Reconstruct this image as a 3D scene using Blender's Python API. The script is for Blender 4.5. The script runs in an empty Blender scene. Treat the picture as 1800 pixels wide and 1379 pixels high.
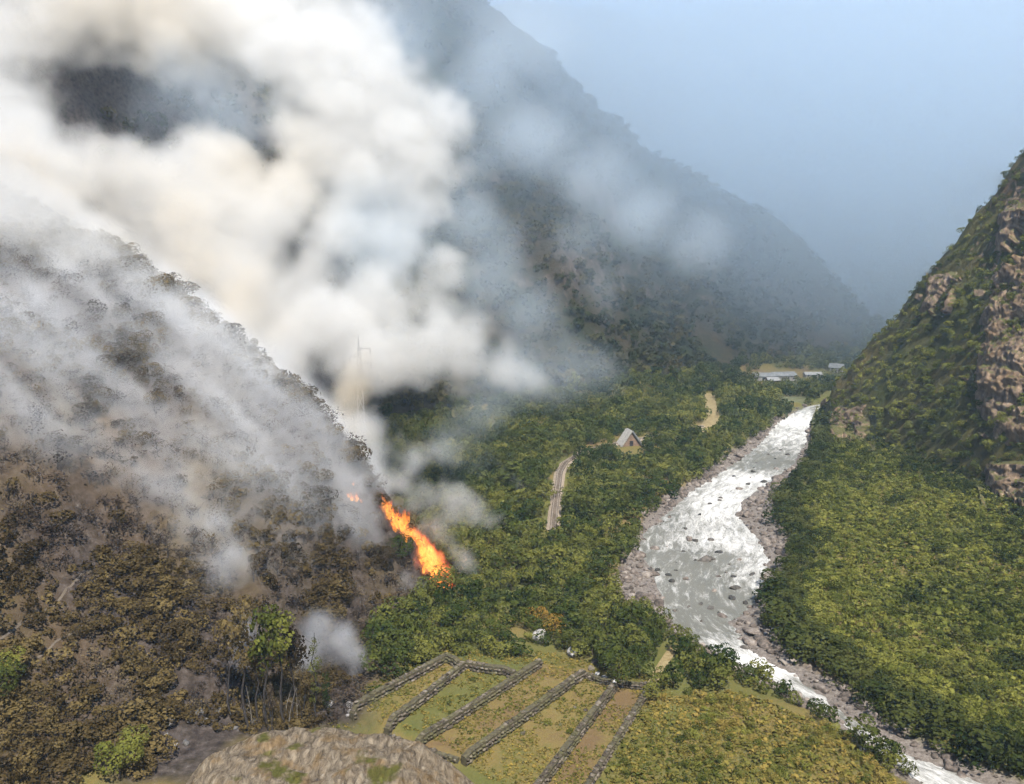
import bpy, bmesh, math, random
import numpy as np
from mathutils import Vector, Matrix, Euler

# ------------------------------------------------------------------ scene, camera, sky, sun, exposure
S = bpy.context.scene
C = S.collection
rng = np.random.default_rng(7)
random.seed(7)
H = 100.0                                   # eye height above the valley floor
PITCH = math.radians(10.5)
FPX = 1559.0                                # focal length in pixels of an 1800 px wide frame
cam_d = bpy.data.cameras.new('camera')
cam_d.sensor_width = 36.0
cam_d.lens = FPX / 1800.0 * 36.0
cam_d.clip_start = 0.5
cam_d.clip_end = 20000
cam = bpy.data.objects.new('camera', cam_d)
cam.location = (0, 0, H)
cam.rotation_euler = (math.radians(90) - PITCH, 0, 0)
C.objects.link(cam)
S.camera = cam

SUN_EL = math.radians(56)
SUN_TO = Vector((0.16, -0.62, 0)).normalized() * math.cos(SUN_EL) + Vector((0, 0, math.sin(SUN_EL)))
W = bpy.data.worlds.new('World')
S.world = W
W.use_nodes = True
wn = W.node_tree.nodes
wl = W.node_tree.links
wn.clear()
sky = wn.new('ShaderNodeTexSky')
sky.sky_type = 'NISHITA'
sky.sun_disc = False
sky.sun_elevation = SUN_EL
sky.sun_rotation = math.atan2(SUN_TO.x, SUN_TO.y)
sky.altitude = 2500
sky.air_density = 1.0
sky.dust_density = 1.0
bg = wn.new('ShaderNodeBackground')
bg.inputs[1].default_value = 0.11
wo = wn.new('ShaderNodeOutputWorld')
wl.new(sky.outputs[0], bg.inputs[0])
wl.new(bg.outputs[0], wo.inputs[0])

sun_d = bpy.data.lights.new('sun', 'SUN')
sun_d.energy = 5.0
sun_d.angle = math.radians(0.6)
sun_d.color = (1.0, 0.955, 0.89)
sun = bpy.data.objects.new('sun', sun_d)
sun.rotation_euler = (-SUN_TO).to_track_quat('-Z', 'Y').to_euler()
C.objects.link(sun)

S.view_settings.view_transform = 'Standard'
S.view_settings.look = 'None'
S.view_settings.gamma = 1.0
S.view_settings.use_curve_mapping = False
S.view_settings.exposure = 0.85
cy = S.cycles
cy.use_denoising = True
cy.denoiser = 'OPENIMAGEDENOISE'
cy.use_adaptive_sampling = True
cy.adaptive_threshold = 0.12
cy.adaptive_min_samples = 16
cy.max_bounces = 6
cy.diffuse_bounces = 1
cy.glossy_bounces = 1
cy.transmission_bounces = 2
cy.transparent_max_bounces = 128
cy.volume_bounces = 5
cy.volume_max_steps = 128
cy.volume_step_rate = 2.4
cy.caustics_reflective = False
cy.caustics_refractive = False

# ------------------------------------------------------------------ small maths
sp, cp = math.sin(PITCH), math.cos(PITCH)
def ray(px, py):
    u = (np.asarray(px, float) - 900) / FPX
    v = (689.5 - np.asarray(py, float)) / FPX
    return u, cp + v * sp, -sp + v * cp
def P(px, py, z=0.0):                       # point of a height plane seen in a direction
    dx, dy, dz = ray(px, py)
    t = (z - H) / dz
    return np.array([dx * t, dy * t, z + 0 * t])
def D(px, py, Y):                           # point at a ground distance Y
    dx, dy, dz = ray(px, py)
    t = Y / dy
    return np.array([dx * t, Y + 0 * t, H + dz * t])
def project(x, y, z):                       # back to 1800 px frame coordinates and depth
    zz = z - H
    dep = y * cp - zz * sp
    upc = y * sp + zz * cp
    dep_ = np.where(dep > 1, dep, 1)
    return 900 + FPX * x / dep_, 689.5 - FPX * upc / dep_, dep

def _hash(ix, iy, iz, s):
    h = (ix * 374761393 + iy * 668265263 + iz * 2147483647 * 3 + s * 974634497) & 0xffffffff
    h = ((h ^ (h >> 13)) * 1274126177) & 0xffffffff
    h = ((h ^ (h >> 16)) * 2246822519) & 0xffffffff
    return ((h ^ (h >> 15)) & 0xffff) / 65535.0
def vnoise(x, y, z=0.0, s=0):               # smooth value noise, -1..1
    x = np.asarray(x, float); y = np.asarray(y, float); z = np.asarray(z, float) + 0 * x
    ix, iy, iz = np.floor(x).astype(np.int64), np.floor(y).astype(np.int64), np.floor(z).astype(np.int64)
    fx, fy, fz = x - ix, y - iy, z - iz
    fx, fy, fz = [f * f * f * (f * (f * 6 - 15) + 10) for f in (fx, fy, fz)]
    def pl(k):
        a = _hash(ix, iy, iz + k, s); b = _hash(ix + 1, iy, iz + k, s)
        c = _hash(ix, iy + 1, iz + k, s); d = _hash(ix + 1, iy + 1, iz + k, s)
        return (a + (b - a) * fx) * (1 - fy) + (c + (d - c) * fx) * fy
    r0 = pl(0)
    if np.any(fz):
        r0 = r0 + (pl(1) - r0) * fz
    return r0 * 2 - 1
def fbm(x, y, z=0.0, o=4, s=0, g=0.5):
    r = 0; a = 1; n = 0
    for k in range(o):
        r = r + a * vnoise(np.asarray(x) * 2 ** k + 17.3 * k, np.asarray(y) * 2 ** k - 9.1 * k, np.asarray(z) * 2 ** k, s + k)
        n += a; a *= g
    return r / n
def ridged(x, y, o=4, s=0):
    r = 0; a = 1; n = 0
    for k in range(o):
        r = r + a * (1 - 2 * np.abs(vnoise(x * 2 ** k + 5.2 * k, y * 2 ** k + 3.7 * k, 0, s + k)))
        n += a; a *= 0.5
    return r / n
def sstep(a, b, x):
    t = np.clip((x - a) / (b - a), 0, 1)
    return t * t * (3 - 2 * t)
def seg_dist(x, y, pts, closed=False):
    best = np.full(np.shape(x), 1e9)
    n = len(pts)
    for i in range(n if closed else n - 1):
        ax, ay = pts[i][:2]; bx, by = pts[(i + 1) % n][:2]
        dx, dy = bx - ax, by - ay
        t = np.clip(((x - ax) * dx + (y - ay) * dy) / (dx * dx + dy * dy + 1e-9), 0, 1)
        best = np.minimum(best, np.hypot(x - ax - t * dx, y - ay - t * dy))
    return best
def in_poly(x, y, pts):
    r = np.zeros(np.shape(x), bool)
    n = len(pts)
    for i in range(n):
        ax, ay = pts[i][:2]; bx, by = pts[(i + 1) % n][:2]
        if ay == by: continue
        r ^= ((ay > y) != (by > y)) & (x < (bx - ax) * (y - ay) / (by - ay) + ax)
    return r
def sdist(x, y, pts):                       # negative inside
    d = seg_dist(x, y, pts, True)
    return np.where(in_poly(x, y, pts), -d, d)
def poly(pix, z=0.0):
    return [P(a, b, z)[:2] for a, b in pix]

# ------------------------------------------------------------------ plan of the valley (metres; seen from the look-out above)
WZ = -3.0                                   # river level
bank_left = [(1570, 692), (1480, 699), (1415, 711), (1368, 732), (1334, 757), (1292, 790), (1242, 826), (1176, 872), (1142, 898), (1116, 936), (1100, 978), (1085, 1015),
             (1100, 1050), (1140, 1085), (1180, 1108), (1222, 1130), (1290, 1165), (1355, 1196), (1422, 1232), (1492, 1282), (1560, 1335), (1625, 1385), (1720, 1470)]
bank_right = [(1600, 700), (1500, 708), (1448, 724), (1432, 752), (1428, 790), (1408, 822), (1372, 858), (1356, 885), (1372, 925), (1388, 965), (1362, 1000), (1348, 1040),
              (1352, 1080), (1374, 1130), (1420, 1165), (1462, 1188), (1515, 1228), (1565, 1262), (1620, 1295), (1680, 1322), (1760, 1352), (1880, 1400)]
water_left = [(1570, 694), (1480, 701), (1420, 714), (1382, 732), (1362, 748), (1345, 770), (1318, 795), (1262, 836), (1212, 866), (1168, 905), (1132, 938), (1118, 970), (1150, 1003),
              (1158, 1040), (1165, 1085), (1195, 1106), (1226, 1130), (1290, 1165), (1355, 1196), (1422, 1232), (1492, 1282), (1560, 1335), (1625, 1385), (1720, 1470)]
water_right = [(1600, 699), (1500, 706), (1444, 724), (1424, 752), (1416, 782), (1396, 816), (1352, 850), (1302, 884), (1306, 915), (1336, 950), (1350, 985), (1338, 1030),
               (1326, 1064), (1284, 1096), (1306, 1128), (1345, 1160), (1395, 1185), (1440, 1222), (1508, 1275), (1590, 1325), (1670, 1352), (1745, 1388), (1850, 1450)]
def resample(pts, n):
    pts = np.array(pts, float)
    d = np.r_[0, np.cumsum(np.hypot(*np.diff(pts, axis=0).T))]
    t = np.linspace(0, d[-1], n)
    return np.c_[np.interp(t, d, pts[:, 0]), np.interp(t, d, pts[:, 1])]
BL = np.array(poly(bank_left, -1.0)); BR = np.array(poly(bank_right, -1.0))
WL = np.array(poly(water_left, WZ)); WR = np.array(poly(water_right, WZ))
CH = list(BL) + list(BR[::-1])
WP = list(WL) + list(WR[::-1])

# hill shapes: roofs over crest lines
def plane3(a, b, c):
    n = np.cross(b - a, c - a)
    return lambda x, y: a[2] - (n[0] * (x - a[0]) + n[1] * (y - a[1])) / n[2]
def roof(p0, p1, tn, tf, near):
    d = (p1 - p0)[:2]; L = np.hypot(*d); d = d / L
    nrm = np.array([-d[1], d[0]])
    if np.dot(near[:2] - p0[:2], nrm) < 0: nrm = -nrm
    def f(x, y):
        t = ((x - p0[0]) * d[0] + (y - p0[1]) * d[1]) / L
        q = (x - p0[0]) * nrm[0] + (y - p0[1]) * nrm[1]
        zc = p0[2] + (p1[2] - p0[2]) * t
        if tn is None:
            tt = ((near[0] - p0[0]) * d[0] + (near[1] - p0[1]) * d[1]) / L
            qq = (near[0] - p0[0]) * nrm[0] + (near[1] - p0[1]) * nrm[1]
            k = (p0[2] + (p1[2] - p0[2]) * tt - near[2]) / qq
        else:
            k = tn
        return zc - np.where(q > 0, k * q, -tf * q)
    return f
A0 = P(790, 1035); A1 = D(90, 360, 255)
spur_face = plane3(A0, A1, P(250, 1345))
perp = np.array([-(A1 - A0)[1], (A1 - A0)[0]]); perp = perp / np.hypot(*perp)
if perp[1] < 0: perp = -perp
mid = (A0 + A1) / 2
spur_back = plane3(A0, A1, np.array([mid[0] + perp[0] * 30, mid[1] + perp[1] * 30, mid[2] - 24]))
ridge_f = roof(P(740, 735), D(435, 165, 470), 0.95, 0.9, np.array([-300., 250., 0.]))
mount_f = roof(P(1590, 618), D(830, 0, 860), None, 0.5, P(1010, 715))
cliff_f = roof(P(1425, 735), D(1800, 285, 410), None, 0.75, P(1830, 935))

def smax(a, b, k):
    h = np.clip(0.5 + 0.5 * (a - b) / k, 0, 1)
    return b + (a - b) * h + k * h * (1 - h)

KN = P(585, 1380)                           # rocky knoll below the look-out
NAMES = ['valley_floor', 'burnt_hillside', 'smoky_ridge', 'forested_mountain', 'river_cliff_slope', 'far_mountain', 'look_out_hill']
def layers(x, y):
    floor = 1.4 * fbm(x / 45, y / 45, o=4, s=1) + 0.35 * fbm(x / 6, y / 6, o=3, s=2) + 0.0 * x
    dr = np.maximum(0, x - np.interp(y, [150, 250, 320, 480], [128, 95, 108, 165]))
    floor = floor + 0.07 * np.minimum(dr, 120) * (y < 520) + 10 * sstep(600, 1100, y)
    n1 = ridged(x / 38, y / 38, 4, 11); n2 = fbm(x / 9, y / 9, o=4, s=21)
    sp_ = np.minimum(spur_face(x, y), spur_back(x, y))
    spur = sp_ + np.clip(sp_ / 25, 0, 1) * (7.5 * ridged(x / 55 + .2, y / 55, 4, 13) + 3.5 * n1 + 2.2 * n2)
    bc = A0 + .42 * (A1 - A0)
    spur = spur + 13 * np.exp(-((x - bc[0]) ** 2 + (y - bc[1]) ** 2) / 38 ** 2) * np.clip(sp_ / 15, 0, 1)
    spur = np.where(spur > 96, 96 + (spur - 96) * 0.45, spur)
    rb = ridge_f(x, y)
    rb = rb + np.clip(rb / 30, 0, 1) * (16 * ridged(x / 75, y / 75, 4, 31) + 4 * n2)
    rb = np.where(rb > 215, 215 + (rb - 215) * 0.1, rb) - 400 * sstep(-700, -1500, x)
    mc = mount_f(x, y)
    mc = mc + np.clip(mc / 60, 0, 1) * (34 * ridged(x / 170 + .3, y / 170, 5, 41) + 5 * n2)
    mc = np.where(mc > 330, 330 + (mc - 330) * 0.12, mc)
    mc = np.where(x < -600, np.minimum(mc, 360), mc)
    cl = cliff_f(x, y)
    ca = np.clip(cl / 25, 0, 1)
    cl = cl + ca * (7 * ridged(x / 34 + .7, (y + cl * 0.2) / 34, 5, 51) + 3.0 * n2 + 3.2 * fbm(x / 12, y / 12, np.clip(cl, 0, 400) / 7, o=3, s=56))
    cl = np.where(cl > 190, 190 + (cl - 190) * 0.15, cl)
    fm = (y - 770 + 0.10 * (x - 200)) * 0.60 + np.clip((y - 780) / 250, 0, 1) * 48 * ridged(x / 260, y / 260, 5, 61)
    top = 470 - 0.05 * np.abs(x - 0) * (x > 0) + 45 * fbm(x / 300, y / 300, o=4, s=66)
    fm = np.where(fm > top, top + (fm - top) * 0.05, fm)
    fm = np.minimum(fm, 525)
    hl = 95 - 0.78 * np.maximum(y, 0) + 0.25 * np.minimum(y, 0) - 0.0016 * x * x + 2 * n2
    return [floor, spur, rb, mc, cl, fm, hl]
def height(x, y, which=False):
    x = np.asarray(x, float); y = np.asarray(y, float)
    L = layers(x, y)
    ks = [0, 6, 6, 34, 6, 26, 5]
    h = L[0]
    for l, k in zip(L[1:], ks[1:]):
        h = smax(l, h, k)
    lab = np.argmax(np.stack([L[0] + 2.0] + L[1:]), axis=0)
    m = (x > 0) & (x < 330) & (y > 90) & (y < 620)
    if np.any(m):
        xm, ym = x[m], y[m]
        dc = sdist(xm, ym, CH)
        dw = sdist(xm, ym, WP)
        shore = WZ + 0.25 + np.clip(dw / 9, 0, 1) * 1.1 + 0.35 * fbm(xm / 3, ym / 3, o=3, s=71)
        bed = np.where(dw < 0, WZ - np.clip(-dw / 5, 0, 1) * 1.8 + 0.5 * fbm(xm / 4, ym / 4, o=2, s=72), shore)
        hm = h[m]
        t = sstep(-1.0, 7.0, dc)
        hm2 = bed + (hm - bed) * t
        h = h.copy(); h[m] = np.where(dc < 7, hm2, hm)
        lab = lab.copy(); lm = lab[m]; lm[dc < 0.5] = 0; lab[m] = lm
    if which:
        return h, lab
    return h
def hit(px, py, y0=60, y1=2600, n=1400):    # where a line of sight meets the ground
    dx, dy, dz = ray(px, py)
    Y = y0 * (y1 / y0) ** np.linspace(0, 1, n)
    t = Y / dy
    hh = height(dx * t, Y)
    zz = H + dz * t
    i = int(np.argmax(hh >= zz))
    if not hh[i] >= zz[i]: return None
    a, b = (zz[i - 1] - hh[i - 1]), (hh[i] - zz[i])
    f = a / (a + b + 1e-9) if i else 0
    Yc = Y[i - 1] + (Y[i] - Y[i - 1]) * f
    t = Yc / dy
    return np.array([dx * t, Yc, float(height(np.array([dx * t]), np.array([Yc]))[0])])

# ------------------------------------------------------------------ material helpers
class NT:
    def __init__(s, tree): s.t = tree; s.n = tree.nodes; s.l = tree.links
    def node(s, typ, **kw):
        n = s.n.new(typ)
        for k, v in kw.items(): setattr(n, k, v)
        return n
    def link(s, a, b): s.l.new(a, b)
    def put(s, sock, v):
        if hasattr(v, 'bl_idname') and 'Socket' in v.bl_idname: s.l.new(v, sock)
        elif v is not None:
            sock.default_value = v
    def noise(s, vec, scale, detail=4, rough=0.55, dist=0.0, out=0):
        n = s.node('ShaderNodeTexNoise'); s.put(n.inputs['Vector'], vec)
        n.inputs['Scale'].default_value = scale; n.inputs['Detail'].default_value = detail
        n.inputs['Roughness'].default_value = rough; n.inputs['Distortion'].default_value = dist
        return n.outputs[out]
    def ramp(s, fac, stops, interp='LINEAR'):
        n = s.node('ShaderNodeValToRGB'); s.put(n.inputs[0], fac)
        e = n.color_ramp.elements; n.color_ramp.interpolation = interp
        while len(e) < len(stops): e.new(0.5)
        for el, (p, c) in zip(e, stops):
            el.position = p
            el.color = (c, c, c, 1) if isinstance(c, (int, float)) else (*c, 1)
        return n.outputs[0]
    def math(s, op, a, b=None, c=None, clamp=False):
        n = s.node('ShaderNodeMath', operation=op); n.use_clamp = clamp
        s.put(n.inputs[0], a); s.put(n.inputs[1], b); s.put(n.inputs[2], c)
        return n.outputs[0]
    def mix(s, fac, a, b, blend='MIX'):
        n = s.node('ShaderNodeMix', data_type='RGBA', blend_type=blend)
        s.put(n.inputs[0], fac)
        s.put(n.inputs[6], (*a, 1) if isinstance(a, tuple) else a); s.put(n.inputs[7], (*b, 1) if isinstance(b, tuple) else b)
        return n.outputs[2]
def material(name):
    m = bpy.data.materials.new(name); m.use_nodes = True
    m.node_tree.nodes.clear()
    t = NT(m.node_tree)
    o = t.node('ShaderNodeOutputMaterial')
    return m, t, o
def surface(name, build, rough=0.85, bump=None):
    m, t, o = material(name)
    b = t.node('ShaderNodeBsdfPrincipled')
    b.inputs['Roughness'].default_value = rough
    b.inputs['Specular IOR Level'].default_value = 0.15
    geo = t.node('ShaderNodeNewGeometry')
    pos = geo.outputs['Position']
    r = build(t, pos, geo)
    if isinstance(r, tuple): col, hgt, st, dist = r
    else: col, hgt = r, None
    t.put(b.inputs['Base Color'], col)
    if hgt is not None:
        bp = t.node('ShaderNodeBump'); bp.inputs['Strength'].default_value = st; bp.inputs['Distance'].default_value = dist
        t.put(bp.inputs['Height'], hgt); t.link(bp.outputs[0], b.inputs['Normal'])
    t.link(b.outputs[0], o.inputs[0])
    return m
def tag(o, label=None, cat=None, group=None, kind=None):
    if label: o['label'] = label
    if cat: o['category'] = cat
    if group: o['group'] = group
    if kind: o['kind'] = kind
    return o
def mesh_obj(name, verts, faces, mat=None, parent=None, smooth=False):
    me = bpy.data.meshes.new(name)
    me.from_pydata([tuple(v) for v in verts], [], [tuple(f) for f in faces])
    if mat: me.materials.append(mat)
    if smooth: me.polygons.foreach_set('use_smooth', [True] * len(me.polygons))
    me.update()
    o = bpy.data.objects.new(name, me); C.objects.link(o)
    if parent: o.parent = parent
    return o
def empty(name, loc, rz=0.0):
    o = bpy.data.objects.new(name, None); C.objects.link(o)
    o.empty_display_size = 0.5
    o.location = tuple(float(v) for v in loc); o.rotation_euler = (0, 0, rz)
    return o
def fast_mesh(name, V, F, smooth=False):     # V (n,3) float, F (m,k) int, quickly
    me = bpy.data.meshes.new(name)
    V = np.asarray(V, np.float32); F = np.asarray(F, np.int32)
    k = F.shape[1]
    me.vertices.add(len(V)); me.vertices.foreach_set('co', V.ravel())
    me.loops.add(F.size); me.loops.foreach_set('vertex_index', F.ravel())
    me.polygons.add(len(F)); me.polygons.foreach_set('loop_start', np.arange(0, F.size, k, dtype=np.int32))
    me.polygons.foreach_set('loop_total', np.full(len(F), k, np.int32))
    if smooth: me.polygons.foreach_set('use_smooth', np.ones(len(F), bool))
    me.update(calc_edges=True)
    return me
# ------------------------------------------------------------------ terrain: one height field, split into named pieces of the setting
def axis(lo, hi, step, far_lo, far_hi, g):
    a = list(np.arange(lo, hi + step / 2, step))
    s = step
    while a[-1] < far_hi: s *= g; a.append(a[-1] + s)
    s = step; b = [lo]
    while b[-1] > far_lo: s *= g; b.append(b[-1] - s)
    return np.array(b[:0:-1] + a)
gx = axis(-240, 280, 1.6, -3400, 3400, 1.06)
gy = axis(112, 640, 1.6, -500, 3400, 1.04)
GX, GY = np.meshgrid(gx, gy)
GZ, GLAB = height(GX, GY, True)
_keep = GLAB.copy()

terrace_pix = [(632, 1262), (785, 1158), (950, 1166), (1030, 1186), (1140, 1212), (1030, 1400), (940, 1420), (820, 1400), (700, 1310)]
TP = poly(terrace_pix)
td = sdist(GX, GY, TP)
tz = 0.35 + 0.3 * fbm(GX / 25, GY / 25, o=2, s=5)
strip_pix = [[(622, 1266), (785, 1160), (815, 1178), (683, 1294)], [(683, 1294), (815, 1178), (908, 1194), (734, 1320)],
             [(734, 1320), (947, 1170), (1026, 1192), (817, 1347)], [(817, 1347), (1026, 1192), (1080, 1214), (936, 1400)], [(936, 1400), (1080, 1214), (1142, 1214), (1026, 1400)]]
for q_, dz_ in zip(strip_pix, (2.3, 1.7, 1.0, .3, -.5)):
    tz = tz + dz_ * (1 - sstep(-.5, .7, sdist(GX, GY, poly(q_))))
GZ = np.where(td < 6, tz + (GZ - tz) * sstep(0, 6, td), GZ)

def hgt(x, y):                               # bilinear lookup in the built ground
    x = np.asarray(x, float); y = np.asarray(y, float)
    i = np.clip(np.searchsorted(gx, x) - 1, 0, len(gx) - 2); j = np.clip(np.searchsorted(gy, y) - 1, 0, len(gy) - 2)
    fx = np.clip((x - gx[i]) / (gx[i + 1] - gx[i]), 0, 1); fy = np.clip((y - gy[j]) / (gy[j + 1] - gy[j]), 0, 1)
    return (GZ[j, i] * (1 - fx) + GZ[j, i + 1] * fx) * (1 - fy) + (GZ[j + 1, i] * (1 - fx) + GZ[j + 1, i + 1] * fx) * fy
def lab_at(x, y):
    i = np.clip(np.searchsorted(gx, x) - 1, 0, len(gx) - 2); j = np.clip(np.searchsorted(gy, y) - 1, 0, len(gy) - 2)
    return GLAB[j, i]
_Y = 60 * (2600 / 60) ** np.linspace(0, 1, 2500)
def hit(px, py):
    dx, dy, dz = ray(px, py)
    t = _Y / dy
    hh = hgt(dx * t, _Y); zz = H + dz * t
    i = int(np.argmax(hh >= zz))
    if i == 0: return None
    f = (zz[i - 1] - hh[i - 1]) / ((zz[i - 1] - hh[i - 1]) + (hh[i] - zz[i]) + 1e-9)
    Yc = _Y[i - 1] + (_Y[i] - _Y[i - 1]) * f; t = Yc / dy
    return np.array([dx * t, Yc, float(hgt(dx * t, Yc))])

# ground cover weights (what grows or lies there)
burn_pix = [(640, 1262), (650, 1130), (690, 1040), (800, 1030), (700, 880), (300, 900), (180, 1150), (220, 1379), (330, 1379), (430, 1300)]
BP = poly(burn_pix)
burn = 1 - sstep(-3, 6, sdist(GX, GY, BP) + 4 * fbm(GX / 9, GY / 9, o=3, s=81))
burn = np.where(GLAB == 1, np.clip(0.8 + 0.5 * fbm(GX / 20, GY / 20, o=3, s=82) - 0.2 * sstep(-95, -130, GX) * sstep(225, 200, GY), 0, 1), burn)
chd = np.where((GX > -10) & (GX < 330) & (GY > 80) & (GY < 640), sdist(GX, GY, CH), 99)
gravel = 1 - sstep(-0.5, 2.0, chd)
strips = [([(640, 1258), (785, 1160), (815, 1178), (683, 1292)], 0.38), ([(683, 1292), (815, 1178), (908, 1194), (734, 1318)], 0.62),
          ([(734, 1318), (947, 1170), (1026, 1192), (817, 1345)], 0.22), ([(817, 1345), (1026, 1192), (1080, 1214), (940, 1400)], 0.34),
          ([(940, 1400), (1080, 1214), (1142, 1214), (1037, 1385)], 0.12)]
grass = 0.5 + 0.5 * fbm(GX / 18, GY / 18, o=3, s=83)
grass = np.where(GLAB == 1, .12 + .3 * fbm(GX / 18, GY / 18, o=3, s=83), grass)
for q, g in strips:
    w = 1 - sstep(-1, 1, sdist(GX, GY, poly(q)))
    grass = grass * (1 - w) + (g + 0.25 * fbm(GX / 5, GY / 5, o=3, s=84)) * w
meadow = poly([(1150, 1240), (1300, 1215), (1480, 1290), (1560, 1379), (1560, 1440), (1060, 1440), (1080, 1360)])
wm = 1 - sstep(-4, 8, sdist(GX, GY, meadow))
grass = grass * (1 - wm) + (0.48 + 0.4 * fbm(GX / 12, GY / 12, o=3, s=85)) * wm

def ground_mat(name):
    def b(t, pos, geo):
        def att(n):
            a = t.node('ShaderNodeAttribute'); a.attribute_name = n; return a.outputs['Fac']
        n1 = t.noise(pos, 0.12, 5, .6); n2 = t.noise(pos, 0.9, 5, .65); n3 = t.noise(pos, 4.0, 3, .6)
        g = t.math('ADD', att('grass'), t.math('MULTIPLY', t.math('SUBTRACT', n2, .5), .55))
        col = t.ramp(g, [(0.05, (.165, .105, .05)), (.3, (.20, .145, .048)), (.55, (.135, .125, .034)), (.85, (.10, .112, .028))])
        col = t.mix(t.ramp(n3, [(.35, 0.0), (.75, .5)]), col, (.05, .045, .02))
        ash = t.ramp(t.noise(pos, 0.55, 6, .7), [(.28, (.014, .011, .010)), (.5, (.05, .039, .033)), (.64, (.09, .074, .065)), (.8, (.24, .225, .218))])
        col = t.mix(t.math('ADD', att('burn'), t.math('MULTIPLY', t.math('SUBTRACT', n1, .5), .5), clamp=True), col, ash)
        grav = t.ramp(t.noise(pos, 1.3, 6, .75), [(.3, (.075, .062, .052)), (.5, (.165, .138, .115)), (.68, (.28, .245, .21))])
        col = t.mix(att('gravel'), col, grav)
        return col, t.math('ADD', n2, t.math('MULTIPLY', n3, .4)), 0.6, 0.5
    return surface(name, b, .95)
def hill_mat(name, green, brown, rock, rock_amt, scale=1.0):
    def b(t, pos, geo):
        n1 = t.noise(pos, 0.022 * scale, 5, .6); n2 = t.noise(pos, .14 * scale, 6, .68); n3 = t.noise(pos, .6 * scale, 5, .7)
        col = t.mix(t.ramp(n1, [(.40, 0.0), (.62, 1.0)]), green, brown)
        col = t.mix(t.ramp(n2, [(.35, 0.0), (.7, .8)]), col, tuple(c * .35 for c in green))
        sep = t.node('ShaderNodeSeparateXYZ'); t.link(geo.outputs['Normal'], sep.inputs[0])
        steep = t.math('SUBTRACT', 1.0, sep.outputs[2])
        rk = t.math('ADD', t.math('ADD', steep, t.math('MULTIPLY', t.math('SUBTRACT', n2, .5), .9)), rock_amt - .5, clamp=True)
        rcol = t.ramp(n3, [(.28, tuple(c * .3 for c in rock)), (.5, rock), (.75, tuple(min(1, c * 1.5) for c in rock))])
        col = t.mix(t.ramp(rk, [(.2, 0.0), (.42, 1.0)]), col, rcol)
        return col, t.math('ADD', n3, t.math('MULTIPLY', n2, 2.0)), .9, 1.6 / scale
    return surface(name, b, .95)
M_ground = ground_mat('ground')
M_mount = hill_mat('mountain_ground', (.034, .042, .014), (.07, .052, .026), (.13, .10, .075), .24)
M_ridge = hill_mat('ridge_ground', (.04, .045, .018), (.06, .05, .03), (.12, .10, .085), .3)
M_far = hill_mat('far_ground', (.05, .06, .03), (.09, .075, .05), (.17, .14, .12), .3, .5)
M_look = hill_mat('look_out_ground', (.08, .09, .03), (.14, .10, .045), (.3, .25, .2), .2)
def cliff_mat():
    def b(t, pos, geo):
        st = t.node('ShaderNodeVectorMath', operation='MULTIPLY'); t.link(pos, st.inputs[0]); st.inputs[1].default_value = (1, 1, .35)
        n1 = t.noise(pos, .035, 5, .6); n2 = t.noise(pos, .16, 6, .68); n3 = t.noise(st.outputs[0], .5, 6, .72)
        grn = t.mix(t.ramp(n1, [(.35, 0.), (.65, 1.)]), (.075, .085, .022), (.135, .105, .038))
        grn = t.mix(t.ramp(n2, [(.4, 0.), (.7, .7)]), grn, (.03, .032, .012))
        rcol = t.ramp(n3, [(.25, (.055, .042, .033)), (.43, (.18, .13, .085)), (.58, (.30, .205, .125)), (.75, (.40, .32, .24))])
        rcol = t.mix(t.ramp(t.noise(pos, .05, 3, .5), [(.45, 0.), (.62, .65)]), rcol, (.21, .125, .06))
        sx = t.node('ShaderNodeSeparateXYZ'); t.link(pos, sx.inputs[0])
        # bare rock face along the right-hand side of the slope
        face = t.math('MULTIPLY', t.math('SUBTRACT', sx.outputs[0], t.math('ADD', 184.0, t.math('MULTIPLY', sx.outputs[2], .30))), .05)
        rk = t.math('ADD', face, t.math('MULTIPLY', t.math('SUBTRACT', n2, .5), 3.2))
        rk = t.ramp(rk, [(.25, 0.), (.6, 1.)])
        col = t.mix(rk, grn, rcol)
        return col, t.math('ADD', t.math('MULTIPLY', n3, 1.5), n2), 1.0, 1.6
    return surface('cliff_rock', b, .92)
M_cliff = cliff_mat()

GLAB2 = GLAB.copy()
FL = np.stack([GLAB2[:-1, :-1], GLAB2[1:, :-1], GLAB2[:-1, 1:], GLAB2[1:, 1:]]).max(axis=0)
nx = len(gx)
jj, ii = np.meshgrid(np.arange(len(gy) - 1), np.arange(nx - 1), indexing='ij')
quads = np.stack([jj * nx + ii, jj * nx + ii + 1, (jj + 1) * nx + ii + 1, (jj + 1) * nx + ii], axis=-1)
VALL = np.stack([GX, GY, GZ], axis=-1).reshape(-1, 3)
ground_info = [('valley_floor', M_ground, 'grassy valley floor with stony river shores'), ('burnt_hillside', M_ground, 'steep burnt hillside of ash and charred scrub'),
               ('smoky_ridge', M_ridge, 'dark ridge half hidden behind the smoke'), ('forested_mountain', M_mount, 'wooded mountainside across the valley'),
               ('cliff_slope', M_cliff, 'rocky ochre cliff slope on the right bank'), ('far_mountain', M_far, 'distant mountain fading into blue haze'),
               ('look_out_hill', M_look, 'hill under the viewpoint')]
for k, (nm, mat, lab) in enumerate(ground_info):
    q = quads[FL == k]
    if len(q) == 0: continue
    used, inv = np.unique(q, return_inverse=True)
    me = fast_mesh(nm, VALL[used], inv.reshape(q.shape), smooth=True)
    me.materials.append(mat)
    if mat is M_ground:
        for an, arr in (('grass', grass), ('burn', burn), ('gravel', gravel)):
            a = me.attributes.new(an, 'FLOAT', 'POINT'); a.data.foreach_set('value', arr.reshape(-1)[used].astype(np.float32))
    o = bpy.data.objects.new(nm, me); C.objects.link(o)
    tag(o, lab, None, None, 'structure')

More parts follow.
